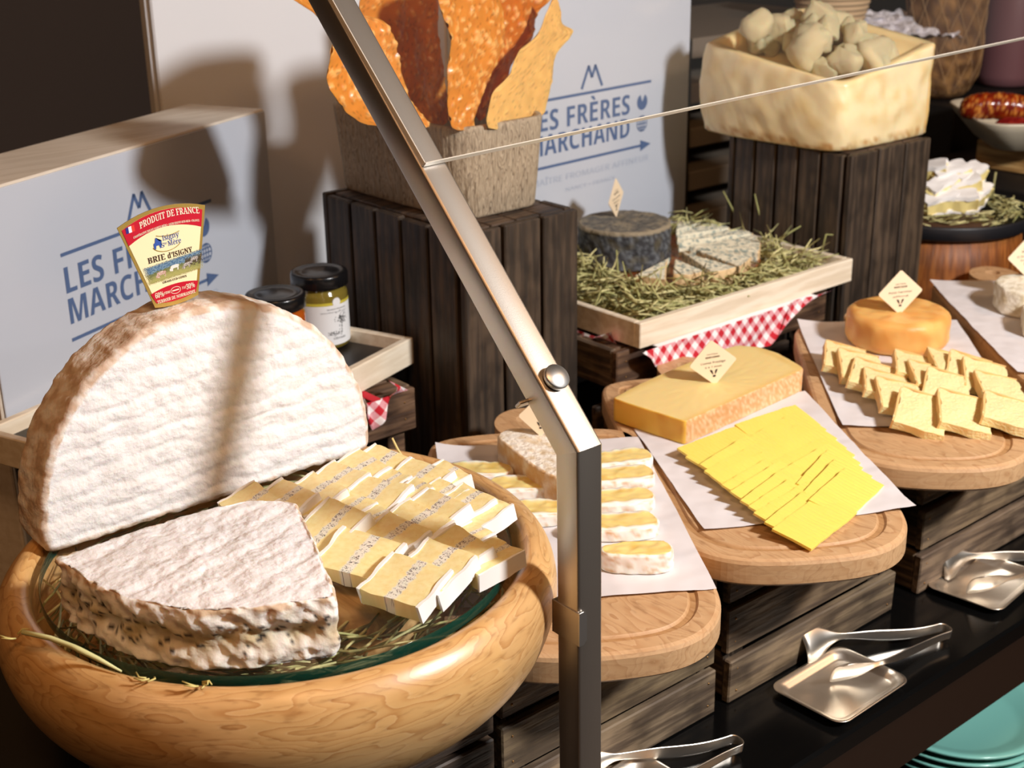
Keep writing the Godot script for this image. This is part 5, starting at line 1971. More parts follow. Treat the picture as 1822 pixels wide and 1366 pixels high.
# ---- blue cheese on its plate in the hay
func blue_cheese() -> void:
	var pc := P(1193, 463, 0.303)
	var pr := 0.160
	var hay := hay_heap("hay", "loose greenish hay filling the pale wooden tray", 2600, func() -> Transform3D:
		var x := rng.randf_range(1.49, 1.955)
		var z := rng.randf_range(-1.79, -1.455)
		var d := Vector2(x - pc.x, z - pc.z).length()
		var h := 0.278 + rng.randf() * (0.012 if d < pr + 0.008 else (0.042 + 0.02 * clampf((-1.6 - z) * 8.0, 0.0, 1.0)))
		if d > pr + 0.015 and rng.randf() < 0.09: return lay(Vector3(x, 0.33, z), rng.randf() * TAU, rng.randf_range(-1.2, 1.2), rng.randf_range(0.05, 0.08))
		return lay(Vector3(x, h, z), rng.randf() * TAU, rng.randf_range(-0.3, 0.3), rng.randf_range(0.04, 0.08)))
	hay.set_meta("category", "hay")
	# single stalks that stand out of the hay
	var stalks := [[[1097, 445, 0.33], [1099, 480, 0.31], [1103, 502, 0.30], "upright hay stalk in front of the dark wheel"], [[1490, 418, 0.36], [1470, 417, 0.355], [1462, 448, 0.31], "bent hay stalk at the right end of the hay tray"], [[1343, 345, 0.40], [1352, 385, 0.36], [1368, 425, 0.30], "tall hay stalk against the right pedestal"], [[1287, 340, 0.41], [1305, 375, 0.36], [1312, 405, 0.31], "thin hay stalk left of the tall one at the pedestal"], [[1425, 402, 0.35], [1398, 418, 0.33], [1365, 436, 0.31], "slanting hay stalk over the right of the tray"]]
	for s in stalks:
		var st := S()
		var q := [P(s[2][0], s[2][1], s[2][2])]
		for k in [1, 0]: q.append(PV(s[k][0], s[k][1], q[0], Vector3(-0.643, 0, 0.766)))
		tube(st, q, [0.0016, 0.0018, 0.0012], 6)
		tag(obj("straw", st, straw_mat(Color(0.62, 0.62, 0.38))), s[3], "straw")
	var t := thing("wooden_plate", "round brown lacquered wooden plate in the hay under the blue cheese", "plate", Vector3(pc.x, 0.29, pc.z))
	var st := S()
	lathe(st, [Vector2(0, 0.0), Vector2(0.12, 0.0), Vector2(0.15, 0.006), Vector2(pr, 0.016), Vector2(pr, 0.019), Vector2(pr - 0.004, 0.02), Vector2(0.145, 0.011), Vector2(0.125, 0.0075), Vector2(0.0, 0.007)], 72, Transform3D(), true)
	obj("dish", st, M("dark_tray_wood"), t)
	var y := 0.2985
	# the dark wheel
	var wc := P(1111, 392, 0.372)
	var o := thing("blue_wheel", "round cheese with dark grey blue mouldy rind on the brown plate", "cheese", Vector3(wc.x, y, wc.z))
	var tint := func(p: Vector3, w: int) -> Color:
		var k := n3(p, 34.0, 2.0)
		var k2 := n3(p, 95.0, 6.0)
		if w == 0: return lin(112, 108, 100).lerp(lin(150, 140, 120), clampf(k + 0.3, 0, 1)).lerp(lin(60, 66, 74), clampf(k2 * 0.8, 0, 1))
		var c := lin(62, 63, 66).lerp(lin(108, 112, 116), clampf(k2 + 0.25, 0, 1)).lerp(lin(92, 84, 62), clampf(k * 1.2, 0, 1) * 0.6)
		if p.y > 0.066: c = lin(150, 138, 116)
		return c
	mesh_node("rind_body", cheese(PackedVector2Array(circle_pts(Vector2.ZERO, 0.084, 0, TAU, 70)), 0.0725, 0.005, func(p: Vector3, w: int) -> float: return (0.0012 if w == 0 else 0.0022) * n3(p, 42.0, 1.0) + 0.0008 * n3(p, 120.0), tint, 0.0035, 16), M("rough_rind"), o)
	diamond("diamond shaped card seen almost edge on in the dark blue cheese wheel", P(1097, 384, 0.3715), Vector3(0.42, 0, 0.91), 0.036, ["Les Frères", "MARCHAND", "Fourme", "bleue"], 4.0)
	# wedges
	var yt := y + 0.029
	var wedges := [
		[[[1193, 456], [1186, 462], [1184, 497], [1128, 489]], "blue cheese wedge leaning at the right foot of the dark wheel"],
		[[[1201, 459], [1255, 481], [1228, 488], [1198, 486]], "blue cheese wedge at the front of the plate, second from the wheel"],
		[[[1213, 446], [1311, 474], [1290, 480], [1268, 483]], "narrow blue cheese wedge at the front, third from the wheel"],
		[[[1237, 442], [1338, 455], [1330, 464], [1317, 473]], "blue cheese wedge fourth from the wheel at the plate's right"],
		[[[1225, 436], [1340, 417], [1354, 428], [1352, 446]], "largest blue cheese wedge at the right edge of the plate"],
		[[[1206, 428], [1300, 406], [1325, 407], [1341, 414]], "blue cheese wedge at the back right of the plate"],
		[[[1204, 418], [1258, 394], [1290, 400], [1300, 404]], "blue cheese wedge at the back of the plate, next to the wheel's far side"],
		[[[1203, 408], [1205, 396], [1225, 391], [1250, 393]], "small blue cheese wedge right behind the dark wheel"]]
	var veins := func(p: Vector3, w: int) -> Color:
		var k := n3(p, 85.0, 3.0) + 0.5 * n3(p, 190.0, 7.0)
		var c := lin(238, 232, 206)
		c = c.lerp(lin(150, 164, 156), smoothstep(0.15, 0.55, k))
		return c
	for s in wedges:
		var lp := local_poly(s[0], yt)
		var pl: PackedVector2Array = lp[0]
		var tw := func(p: Vector3, w: int) -> Color:
			if w == 1 and seg_dist(Vector2(p.x, p.z), pl[1], pl[2]) < 0.004 or w == 1 and seg_dist(Vector2(p.x, p.z), pl[2], pl[3]) < 0.004: return lin(226, 196, 150).lerp(lin(190, 160, 120), clampf(n3(p, 80.0), 0, 1))
			return veins.call(p, w)
		o = thing("blue_cheese_wedge", s[1], "cheese", Vector3(lp[1].x, y, lp[1].z), "wedges of blue cheese on the brown plate")
		mesh_node("paste", cheese(pl, 0.028, 0.002, func(p: Vector3, _w: int) -> float: return 0.001 * n3(p, 90.0), tw, 0.0025, 14), M("rough_rind"), o)


# ---------------------------------------------------------------- the two signs
func signs() -> void:
	var ink := plain("sign_ink", srgb(82, 104, 144), 0.6)
	var faint := plain("sign_ink_faint", srgb(168, 178, 196), 0.6)
	sign_box("pale wooden sign box with blue lettering at the left, behind the brie", Vector3(0.571, 0.0, -1.725), 25.4, 0.655, 0.606, 0.15, 0.314, 0.54, ink, faint)
	sign_box("white sign with blue lettering behind the planter and the blue cheese", Vector3(1.787 - 0.36 * cos(deg_to_rad(4.5)), 0.0, -1.884 + 0.36 * sin(deg_to_rad(4.5))), 4.5, 0.653, 0.80, 0.02, 0.36, 0.625, ink, faint)


# at: lower left corner of the face; mx, my: where the apex of the mark stands (along the face, height above the counter)
func sign_box(label: String, at: Vector3, deg: float, w: float, h: float, depth: float, mx: float, my: float, ink: Material, faint: Material) -> void:
	var t := thing("sign", label, "sign")
	var a := deg_to_rad(deg)
	var u := Vector3(cos(a), 0, -sin(a))
	var v := Vector3.UP
	var n := Vector3(sin(a), 0, cos(a))
	var b := Basis(u, v, n)
	var K := 1.0
	var st := S()
	box(st, Vector3(w, h, depth), Transform3D(b, at + u * w / 2 + v * h / 2 - n * (depth / 2 + 0.004)), 0.002)
	obj("case", st, M("sign_wood") if depth > 0.05 else plain("sign_case_white", srgb(230, 222, 220), 0.5), t)
	var face_m := plain("sign_face", srgb(197, 203, 214), 0.14)
	st = S()
	box(st, Vector3(w - 0.006, h - 0.006, 0.004), Transform3D(b, at + u * w / 2 + v * h / 2 - n * 0.002), 0.001)
	obj("face_panel", st, face_m, t)
	var o := at + u * mx + v * (my - at.y) + n * 0.0004
	u *= K
	v *= K
	st = S()
	for q in [[[-0.0285, -0.041], [-0.0085, 0.0]], [[0.0285, -0.041], [0.0085, 0.0]], [[-0.0095, -0.0005], [0.0, -0.0225]], [[0.0095, -0.0005], [0.0, -0.0225]]]:
		print_bar(st, Vector2(q[0][0], q[0][1]), Vector2(q[1][0], q[1][1]), 0.0062, o, u, v)
	obj("emblem", st, ink, t)
	st = S()
	print_bar(st, Vector2(-0.172, -0.0495), Vector2(0.172, -0.0495), 0.0052, o, u, v)
	obj("bar", st, ink, t)
	st = S()
	print_bar(st, Vector2(-0.172, -0.1715), Vector2(0.145, -0.1715), 0.0052, o, u, v)
	print_poly(st, [Vector2(0.142, -0.1605), Vector2(0.142, -0.1825), Vector2(0.174, -0.1715)], o, u, v)
	obj("arrow", st, ink, t)
	lettering(t, "LES FRÈRES", font_bold, o + u * -0.170 + v * -0.1045, u, v, 0.279, 0.0365, ink)
	lettering(t, "MARCHAND", font_bold, o + u * -0.170 + v * -0.149, u, v, 0.279, 0.0365, ink)
	lettering(t, "MAÎTRE FROMAGER AFFINEUR", font_sans, o + u * -0.162 + v * -0.2035, u, v, 0.330, 0.0115, faint)
	lettering(t, "NANCY • FRANCE", font_sans, o + u * -0.072 + v * -0.226, u, v, 0.140, 0.0075, faint)
	st = S()
	var c := Vector2(0.146, -0.0865)
	var pts := [c]
	for i in 25: pts.append(c + Vector2(cos(PI * 0.62 + TAU * 0.86 * i / 24.0), sin(PI * 0.62 + TAU * 0.86 * i / 24.0)) * 0.0155)
	print_poly(st, pts, o, u, v)
	obj("emblem", st, ink, t)
	st = S()
	c = Vector2(0.146, -0.1285)
	for k in [1.0, 0.45]:
		for i in 24:
			print_bar(st, c + Vector2(cos(TAU * i / 24) * k, sin(TAU * i / 24)) * 0.0148, c + Vector2(cos(TAU * (i + 1) / 24) * k, sin(TAU * (i + 1) / 24)) * 0.0148, 0.0022, o, u, v)
	for y in [-0.0075, 0.0, 0.0075]: print_bar(st, c + Vector2(-0.013, y), c + Vector2(0.013, y), 0.0022, o, u, v)
	print_bar(st, c + Vector2(0, -0.014), c + Vector2(0, 0.014), 0.0022, o, u, v)
	obj("emblem", st, ink, t)


# ---------------------------------------------------------------- what stands at the right end and far back
func right_end() -> void:
	# barrel block with a black tray of chopped cheese
	var bc := Vector3(2.435, 0, -1.54)
	var t := thing("wooden_barrel", "orange brown round wooden block carrying the black tray", "block", bc)
	var st := S()
	lathe(st, [Vector2(0, 0), Vector2(0.163, 0), Vector2(0.172, 0.06), Vector2(0.175, 0.14), Vector2(0.172, 0.22), Vector2(0.165, 0.276), Vector2(0.155, 0.28), Vector2(0, 0.28)], 64, Transform3D(), true)
	obj("body", st, M("stump_wood"), t)
	t = thing("black_tray", "round black tray with hay on the orange brown block", "tray", bc + Vector3(0, 0.2805, 0))
	st = S()
	lathe(st, [Vector2(0, 0), Vector2(0.176, 0), Vector2(0.182, 0.004), Vector2(0.184, 0.026), Vector2(0.183, 0.029), Vector2(0.18, 0.03), Vector2(0.178, 0.028), Vector2(0.176, 0.008), Vector2(0, 0.006)], 72, Transform3D(), true)
	obj("dish", st, plain("tray_black", srgb(28, 28, 32), 0.45), t)
	var hay := hay_heap("hay", "ring of hay in the round black tray", 300, func() -> Transform3D:
		var a := rng.randf() * TAU
		var r := rng.randf_range(0.118, 0.165)
		return lay(bc + Vector3(cos(a) * r, rng.randf_range(0.293, 0.325), sin(a) * r), a + PI / 2 + rng.randf_range(-0.6, 0.6), rng.randf_range(-0.25, 0.25), rng.randf_range(0.035, 0.06)))
	hay.set_meta("category", "hay")
	st = S()
	tube(st, [P(1766, 352, 0.31), PV(1768, 330, P(1766, 352, 0.31), Vector3(-0.643, 0, 0.766)), PV(1772, 306, P(1766, 352, 0.31), Vector3(-0.643, 0, 0.766))], 0.0024, 6)
	tag(obj("straw", st, straw_mat(Color(0.62, 0.6, 0.4))), "upright hay stalk behind the chopped white cheese", "straw")
	var pc := Vector3(2.372, 0.2875, -1.492)
	t = thing("dark_plate", "round dark wooden plate under the chopped white cheese", "plate", pc)
	st = S()
	lathe(st, [Vector2(0, 0), Vector2(0.096, 0), Vector2(0.1, 0.004), Vector2(0.1, 0.018), Vector2(0.096, 0.022), Vector2(0, 0.022)], 56, Transform3D(), true)
	obj("dish", st, M("walnut"), t)
	var wm := plain("chopped_rind", srgb(240, 238, 236), 0.7)
	var ym := plain("chopped_paste", srgb(242, 224, 150), 0.45)
	var shape := done(slab(Vector3(0.07, 0.026, 0.034), 8, 5, 31.0, 0.006))
	var crust := done(slab(Vector3(0.072, 0.009, 0.036), 8, 5, 33.0, 0.004))
	var items := [
		[1668, 362, 0.032, 20, 10, "chopped white cheese piece at the front left of the dark plate"], [1706, 360, 0.032, -15, 6, "chopped white cheese piece at the front of the dark plate"], [1736, 352, 0.032, 50, 14, "chopped white cheese piece at the right tip of the dark plate"],
		[1672, 336, 0.056, 35, 16, "yellow cut cheese piece in the middle of the chopped heap"], [1712, 334, 0.054, -8, 20, "cheese piece with yellow cut side facing forward in the chopped heap"], [1690, 312, 0.077, 12, 10, "white rinded cheese piece on top of the chopped heap"],
		[1655, 308, 0.08, -30, 12, "white cheese piece at the top left of the chopped heap, by the pedestal"], [1722, 316, 0.07, 30, 12, "white cheese piece at the top right of the chopped heap"]]
	var first: Node3D = null
	for s in items:
		var o: Node3D
		if first == null:
			o = thing("chopped_cheese", s[5], "cheese", Vector3.ZERO, "chopped white rinded cheese on the dark plate")
			mesh_node("paste", shape, ym, o)
			mesh_node("rind", crust, wm, o).position.y = 0.0165
			mesh_node("rind", crust, wm, o).position.y = -0.0165
			first = o
		else: o = dup(first, s[5])
		var y: float = pc.y + 0.0225 + s[2] - 0.012
		var p := P(s[0], s[1], y)
		o.transform = Transform3D(Basis(Vector3.UP, deg_to_rad(s[3] - 40.0)) * Basis(Vector3.BACK, deg_to_rad(s[4])) * Basis(Vector3.RIGHT, deg_to_rad(18)), p)
	# far right: dish of cured sausages on a block
	t = thing("dark_stand", "dark square stand at the far right under the sausage dish", "stand")
	obj("body", bx(2.70, 3.2, 0.0, 0.30, -1.85, -1.4, 0.004), M("shelf_dark"), t)
	t = thing("wooden_block", "light brown wooden block under the sausage dish", "block")
	obj("body", bx(2.85, 3.1, 0.3005, 0.365, -1.72, -1.50, 0.004), M("block_wood"), t)
	var c := Vector3(2.91, 0.3655, -1.61)
	t = thing("sausage_dish", "cream rectangular dish holding cured sausages", "dish", c)
	var rr := round_rect(0.34, 0.335, 0.06, 8)
	var rings := []
	var spec := [[0.0, 0.0], [0.62, 0.0], [0.7, 0.004], [0.93, 0.05], [1.0, 0.066], [1.0, 0.07], [0.985, 0.071], [0.92, 0.055], [0.7, 0.010], [0.0, 0.008]]
	for s in spec:
		var r := PackedVector3Array()
		for p in rr: r.append(Basis(Vector3.UP, deg_to_rad(47)) * Vector3(p.x * s[0], s[1], p.y * s[0]))
		rings.append(r)
	st = S()
	st.set_smooth_group(0)
	loft(st, rings)
	obj("body", st, plain("dish_cream", srgb(206, 196, 174), 0.35), t)
	var chor := vertex_mat("chorizo_skin", 0.22, 0.1, 0.6)
	var saus := [[[1706, 193, 0.452], [1840, 196, 0.452], 0.029, "glossy red brown cured sausage lying on top in the cream dish"], [[1768, 226, 0.418], [1850, 233, 0.418], 0.018, "dark red sausage along the front of the cream dish"]]
	for s in saus:
		var a := P(s[0][0], s[0][1], s[0][2])
		var b := P(s[1][0], s[1][1], s[1][2])
		var d := (b - a).normalized()
		var sd := d.cross(Vector3.UP).normalized()
		rings = []
		var cols := []
		for i in 49:
			var k := i / 48.0
			var rad: float = s[2] * pow(maxf(0.0, 1.0 - pow(absf(k * 2.0 - 1.0), 5.0)), 0.5)
			var r := PackedVector3Array()
			var cc := PackedColorArray()
			for j in 20:
				var an := TAU * j / 20
				var p := a.lerp(b, k) + (sd * cos(an) + Vector3.UP * sin(an)) * (rad + 0.0016 * n3(Vector3(k * 9.0, cos(an), sin(an)), 3.0) * signf(rad)) + Vector3.UP * 0.008 * sin(k * PI)
				r.append(p)
				var f := n3(p, 55.0, 2.0)
				var cl := lin(112, 28, 14).lerp(lin(168, 66, 22), clampf(f + 0.3, 0, 1))
				if n3(p, 90.0, 5.0) > 0.42: cl = lin(206, 136, 60)
				if s[2] < 0.02: cl = lin(122, 24, 22).lerp(lin(154, 44, 34), clampf(f + 0.4, 0, 1))
				cc.append(cl)
			rings.append(r)
			cols.append(cc)
		st = S()
		st.set_smooth_group(0)
		loft(st, rings, true, false, cols)
		tag(obj("cured_sausage", st, chor), s[3], "sausage")
	# back shelf with a netted ham, a wrapped sausage and papers
	t = thing("back_shelf", "dark grey brown shelf unit behind the block of hard cheese", "shelf")
	var sw := plain("shelf_grey", srgb(120, 108, 94), 0.7)
	for y in [0.06, 0.16, 0.26, 0.36, 0.46, 0.56]: obj("board", bx(2.32, 2.98, y, y + 0.045, -2.6, -2.12, 0.003), sw, t)
	obj("side_board", bx(2.30, 2.318, 0.0, 0.605, -2.6, -2.12, 0.003), M("shelf_dark"), t)
	obj("side_board", bx(2.982, 3.0, 0.0, 0.605, -2.6, -2.12, 0.003), M("shelf_dark"), t)
	t = thing("dark_box", "dark box at the far back right carrying ham and wrapped sausage", "box")
	obj("body", bx(3.0, 3.75, 0.0, 0.40, -2.10, -1.88, 0.004), M("shelf_dark"), t)
	var hc := Vector3(3.10, 0.4005, -1.99)
	t = thing("cured_ham", "brown dry cured ham tied in netting at the back right", "ham", hc)
	rings = []
	var cols := []
	var hp := [Vector2(0.0, 0.0), Vector2(0.04, 0.0), Vector2(0.07, 0.02), Vector2(0.088, 0.06), Vector2(0.094, 0.11), Vector2(0.093, 0.18), Vector2(0.098, 0.26), Vector2(0.1, 0.34), Vector2(0.09, 0.42), Vector2(0.06, 0.48), Vector2(0.0, 0.5)]
	for q in smooth_line(hp, 5, false):
		var r := PackedVector3Array()
		var cc := PackedColorArray()
		for j in 44:
			var an := TAU * j / 44
			var w := Vector3(q.x * cos(an), q.y, q.x * sin(an))
			w *= 1.0 + 0.035 * n3(w, 16.0)
			r.append(w)
			var f := n3(w, 26.0, 4.0)
			cc.append(lin(96, 68, 44).lerp(lin(168, 128, 82), clampf(f + 0.35, 0, 1)).lerp(lin(84, 66, 62), clampf(n3(w, 40.0, 9.0), 0, 1) * 0.8))
		rings.append(r)
		cols.append(cc)
	st = S()
	st.set_smooth_group(0)
	loft(st, rings, true, false, cols)
	obj("body", st, M("rough_rind"), t)
	st = S()
	for k in 14:
		for sgn in [-1.0, 1.0]:
			var pts := []
			for i in 25:
				var y := 0.02 + 0.46 * i / 24.0
				var rad := 0.0
				for q in hp.size() - 1:
					if y >= hp[q].y and y <= hp[q + 1].y and hp[q + 1].y > hp[q].y: rad = lerpf(hp[q].x, hp[q + 1].x, (y - hp[q].y) / (hp[q + 1].y - hp[q].y))
				var an: float = TAU * k / 14 + sgn * y * 4.0
				var w := Vector3(rad * cos(an), y, rad * sin(an))
				pts.append(w * (1.0 + 0.035 * n3(w, 16.0)) + Vector3(cos(an), 0, sin(an)) * 0.001)
			tube(st, pts, 0.0011, 4)
	var net := obj("netting", st, plain("net_string", srgb(176, 142, 100), 0.8), t)
	net.set_meta("kind", "stuff")
	t = thing("wrapped_sausage", "thick mauve sausage in clear wrapping at the upper right corner", "sausage", Vector3(3.395, 0.4005, -1.985))
	st = S()
	lathe(st, [Vector2(0, 0), Vector2(0.06, 0.0), Vector2(0.074, 0.006), Vector2(0.08, 0.03), Vector2(0.082, 0.2), Vector2(0.081, 0.4), Vector2(0.07, 0.43), Vector2(0.0, 0.44)], 48, Transform3D(), true)
	var mau := plain("mauve_skin", srgb(132, 92, 98), 0.35)
	mau.clearcoat_enabled = true
	mau.clearcoat = 0.5
	obj("body", st, mau, t)
	# crumpled white paper on the shelf, and what peeps over the heap of lumps
	var o := PV(1650, 60, Vector3(2.7, 0.62, -2.2), Vector3(-0.643, 0, 0.766))
	rings = []
	for i in 41:
		var r := PackedVector3Array()
		for j in 31:
			var s := i / 40.0
			var k := j / 30.0
			var px := lerpf(1480, 1712, s)
			var py := lerpf(66, 26, k) - 34.0 * clampf((s - 0.82) / 0.18, 0, 1) * k + 14.0 * (1.0 - s) * (k - 0.5)
			var p := PV(px, py, o, Vector3(-0.643, 0, 0.766))
			p -= Vector3(-0.643, 0, 0.766) * (0.12 * k)
			var f := Vector3(s * 7.0, k * 4.0, 0.0)
			p += Vector3(0, 1, 0) * 0.012 * (absf(n3(f, 1.0)) - 0.3) + Vector3(-0.643, 0, 0.766) * 0.02 * n3(f, 1.3, 5.0)
			r.append(p)
		rings.append(r)
	st = S()
	st.set_smooth_group(-1)
	loft(st, rings, false)
	tag(obj("crumpled_paper", st, plain("wrap_paper", srgb(222, 220, 226), 0.7)), "crumpled white paper on the shelf behind the hard cheese block", "paper")
	var q1 := PV(1480, 12, Vector3(2.55, 0.7, -2.35), Vector3(-0.643, 0, 0.766))
	t = thing("wicker_basket", "pale wicker basket at the top edge behind the heap of lumps", "basket", Vector3(q1.x, 0.6055, q1.z))
	st = S()
	for k in 9:
		var pts := []
		for i in 37: pts.append(Vector3(cos(TAU * i / 36) * (0.075 + 0.003 * k), 0.006 + 0.0125 * k, sin(TAU * i / 36) * (0.075 + 0.003 * k)))
		tube(st, pts, 0.007, 6)
	obj("weave", st, plain("wicker", srgb(206, 178, 140), 0.7), t)
	st = S()
	lathe(st, [Vector2(0, 0.0), Vector2(0.074, 0.0), Vector2(0.096, 0.11), Vector2(0.092, 0.11), Vector2(0.07, 0.006), Vector2(0, 0.006)], 36, Transform3D(), true)
	obj("lining", st, plain("wicker_dark", srgb(150, 120, 84), 0.8), t)
	var q2 := PV(1626, 20, Vector3(2.9, 0.7, -2.3), Vector3(-0.643, 0, 0.766))
	t = thing("wooden_post", "thin orange brown wooden post behind the crumpled paper", "post", Vector3(q2.x, 0.6055, q2.z))
	obj("shaft", bx(-0.011, 0.011, 0.0, 0.5, -0.011, 0.011, 0.002), M("stump_wood"), t)


# ---------------------------------------------------------------- the steel and glass guard
func guard() -> void:
	var d0 := ray(1028.5, 805.0)
	var m := EYE + d0 * 1.22                  # front left edge of the post where it bends
	var w := 0.0305
	var al := deg_to_rad(45.6)
	var D := Vector3(0, sin(al), -cos(al))
	var N := Vector3(0, cos(al), sin(al))
	var t := thing("guard_post", "square brushed steel post with angled upper arm of the food guard", "post")
	# square tube: upright, then leaning back
	var lean := Vector3(0.004, 0, 0)
	var half := (PI / 2 - al) / 2.0           # mitre at the bend
	var rings := []
	var prof := []
	var r := 0.0028
	var rr := round_rect(w, w, r, 2)
	var sec := func(o: Vector3, back: Vector3, stretch: float) -> PackedVector3Array:
		var ring := PackedVector3Array()
		for p in rr: ring.append(o + Vector3.RIGHT * (p.x + w / 2) - back * ((p.y - w / 2) * stretch) * -1.0)
		return ring
	var foot := Vector3(m.x + 0.004, 0.0, m.z)
	var bis := (Vector3(0, 0, 1) + N).normalized()
	rings.append(sec.call(foot, Vector3(0, 0, 1), 1.0))
	rings.append(sec.call(m, bis, 1.0 / cos(acos(Vector3(0, 0, 1).dot(N)) / 2.0)))
	rings.append(sec.call(m + D * 1.05, N, 1.0))
	var st := S()
	st.set_smooth_group(0)
	loft(st, [rings[0], rings[1]], true, false)
	st.set_smooth_group(1)
	loft(st, [rings[1], rings[2]], true, false)
	obj("tube", st, M("brushed_steel"), t)
	st = S()
	box(st, Vector3(0.1, 0.006, 0.1), Transform3D(Basis(), foot + Vector3(w / 2, 0.003, -w / 2)), 0.001)
	obj("foot_plate", st, M("brushed_steel"), t)
	# bolt on the sloping face
	var best := 0.0
	var px := 1e9
	for i in 400:
		var k := i * 0.001
		var q: Vector3 = look.inverse() * (m + D * k + Vector3(w / 2, 0, 0) - EYE)
		var e := absf(683.0 + FOCAL * q.y / q.z - 676.0) if q.z < 0 else 1e9
		if e < px:
			px = e
			best = k
	var bp := m + D * best + Vector3(w * 0.52, 0, 0)
	var bb := Basis(Vector3.RIGHT, N, Vector3.RIGHT.cross(N))
	st = S()
	lathe(st, [Vector2(0.008, -0.001), Vector2(0.008, 0.003), Vector2(0.0120, 0.003), Vector2(0.0124, 0.0036), Vector2(0.0124, 0.0075), Vector2(0.0116, 0.0085), Vector2(0, 0.0087)], 40, Transform3D(bb, bp), true)
	obj("bolt", st, M("polished_steel"), t)
	st = S()
	lathe(st, [Vector2(0, -0.001), Vector2(0.0112, -0.001), Vector2(0.0112, 0.0012), Vector2(0.007, 0.0016), Vector2(0, 0.0016)], 32, Transform3D(bb, bp), true)
	obj("bolt_washer", st, plain("rubber_black", srgb(20, 20, 20), 0.6), t)
	# glass holder behind the arm
	st = S()
	var hq := PV(934, 716, m + D * best - N * w, N)
	box(st, Vector3(0.022, 0.010, 0.0035), Transform3D(Basis(Vector3.RIGHT, -N, Vector3.RIGHT.cross(-N)), hq + Vector3(0.002, 0, 0)), 0.001)
	obj("holder", st, M("brushed_steel"), t)
	# bent clip on the upright
	var yc := 0.0
	px = 1e9
	for i in 600:
		var y := 0.05 + i * 0.0006
		var q: Vector3 = look.inverse() * (Vector3(m.x + 0.002, y, m.z) - EYE)
		var e := absf(683.0 + FOCAL * q.y / q.z - 1119.0)
		if e < px:
			px = e
			yc = y
	var c := thing("sign_clip", "small bent sheet steel clip gripping the upright of the guard post", "clip")
	var cx := m.x + 0.0025
	obj("side_plate", bx(cx - 0.0026, cx - 0.0008, yc - 0.0175, yc + 0.0175, m.z - w - 0.004, m.z + 0.0018, 0.0004), M("brushed_steel"), c)
	var tab := PackedVector2Array([Vector2(0, -0.0175), Vector2(0.006, -0.0175), Vector2(0.0098, -0.0135), Vector2(0.0098, 0.0135), Vector2(0.006, 0.0175), Vector2(0, 0.0175)])
	st = S()
	card_solid(st, tab, Vector3(cx - 0.0026, yc, m.z + 0.0024), Vector3.RIGHT, Vector3.UP, Vector3(0, 0, 1), 0.0014)
	obj("front_tab", st, M("polished_steel"), c)
	obj("back_tab", bx(cx - 0.0026, cx + 0.012, yc - 0.0175, yc + 0.0175, m.z - w - 0.0055, m.z - w - 0.004, 0.0004), M("brushed_steel"), c)
	# the glass
	var g := PV(752, 296, m + N * 0.0008, N)
	var along := Vector3(1, 0.021, 0.0).normalized()
	var gl := thing("guard_glass", "large sloping clear glass pane of the food guard, lower edge crossing the picture", "glass")
	var up := along.cross(N).normalized() * -1.0
	if up.y < 0: up = -up
	var gb := Basis(along, up, along.cross(up))
	st = S()
	box(st, Vector3(2.7, 0.8, 0.006), Transform3D(gb, g + along * 1.35 + up * 0.4 + N * 0.0035), 0.0006)
	obj("pane", st, M("guard_glass"), gl)
	var em := plain("glass_edge", srgb(206, 198, 184), 0.25)
	st = S()
	box(st, Vector3(2.7, 0.0012, 0.0062), Transform3D(gb, g + along * 1.35 - up * 0.0004 + N * 0.0035), 0.0003)
	box(st, Vector3(0.0012, 0.8, 0.0062), Transform3D(gb, g + up * 0.4 - along * 0.0004 + N * 0.0035), 0.0003)
	obj("edge", st, em, gl)


# ---------------------------------------------------------------- silver trays and tongs in front
func counter_front() -> void:
	var p := [P(1366, 1225, 0.008), P(1500, 1290, 0.008), P(1623, 1212, 0.008), P(1490, 1150, 0.008)]
	var c: Vector3 = (p[0] + p[1] + p[2] + p[3]) / 4
	var first := silver_tray("small square silver tray in the middle of the counter front", c, (p[3] - p[0]).normalized(), 0.148, 0.113)
	var d := dup(first, "small silver tray at the right edge of the counter front")
	d.position = Vector3(1.634, 0.0, -0.90)
	d.rotation.y = first.rotation.y + 0.10
	d = dup(first, "small silver tray at the bottom edge, mostly outside the photograph")
	d.position = Vector3(0.905, 0.0, -0.885)
	var t := tongs("silver serving tongs resting on the middle silver tray")
	t.transform = tongs_at(P(1688, 1122, 0.012), P(1470, 1188, 0.012))
	var t2 := dup(t, "silver serving tongs resting on the right silver tray")
	t2.transform = tongs_at(P(1905, 985, 0.012), P(1692, 1040, 0.012))
	t2 = dup(t, "silver serving tongs reaching in at the bottom edge of the photograph")
	t2.transform = tongs_at(P(1318, 1322, 0.012), P(1060, 1420, 0.012))


func tongs_at(loop: Vector3, tip: Vector3) -> Transform3D:
	var x := Vector3(tip.x - loop.x, 0, tip.z - loop.z).normalized()
	return Transform3D(Basis(x, Vector3.UP, x.cross(Vector3.UP)), Vector3(loop.x, 0.0, loop.z))


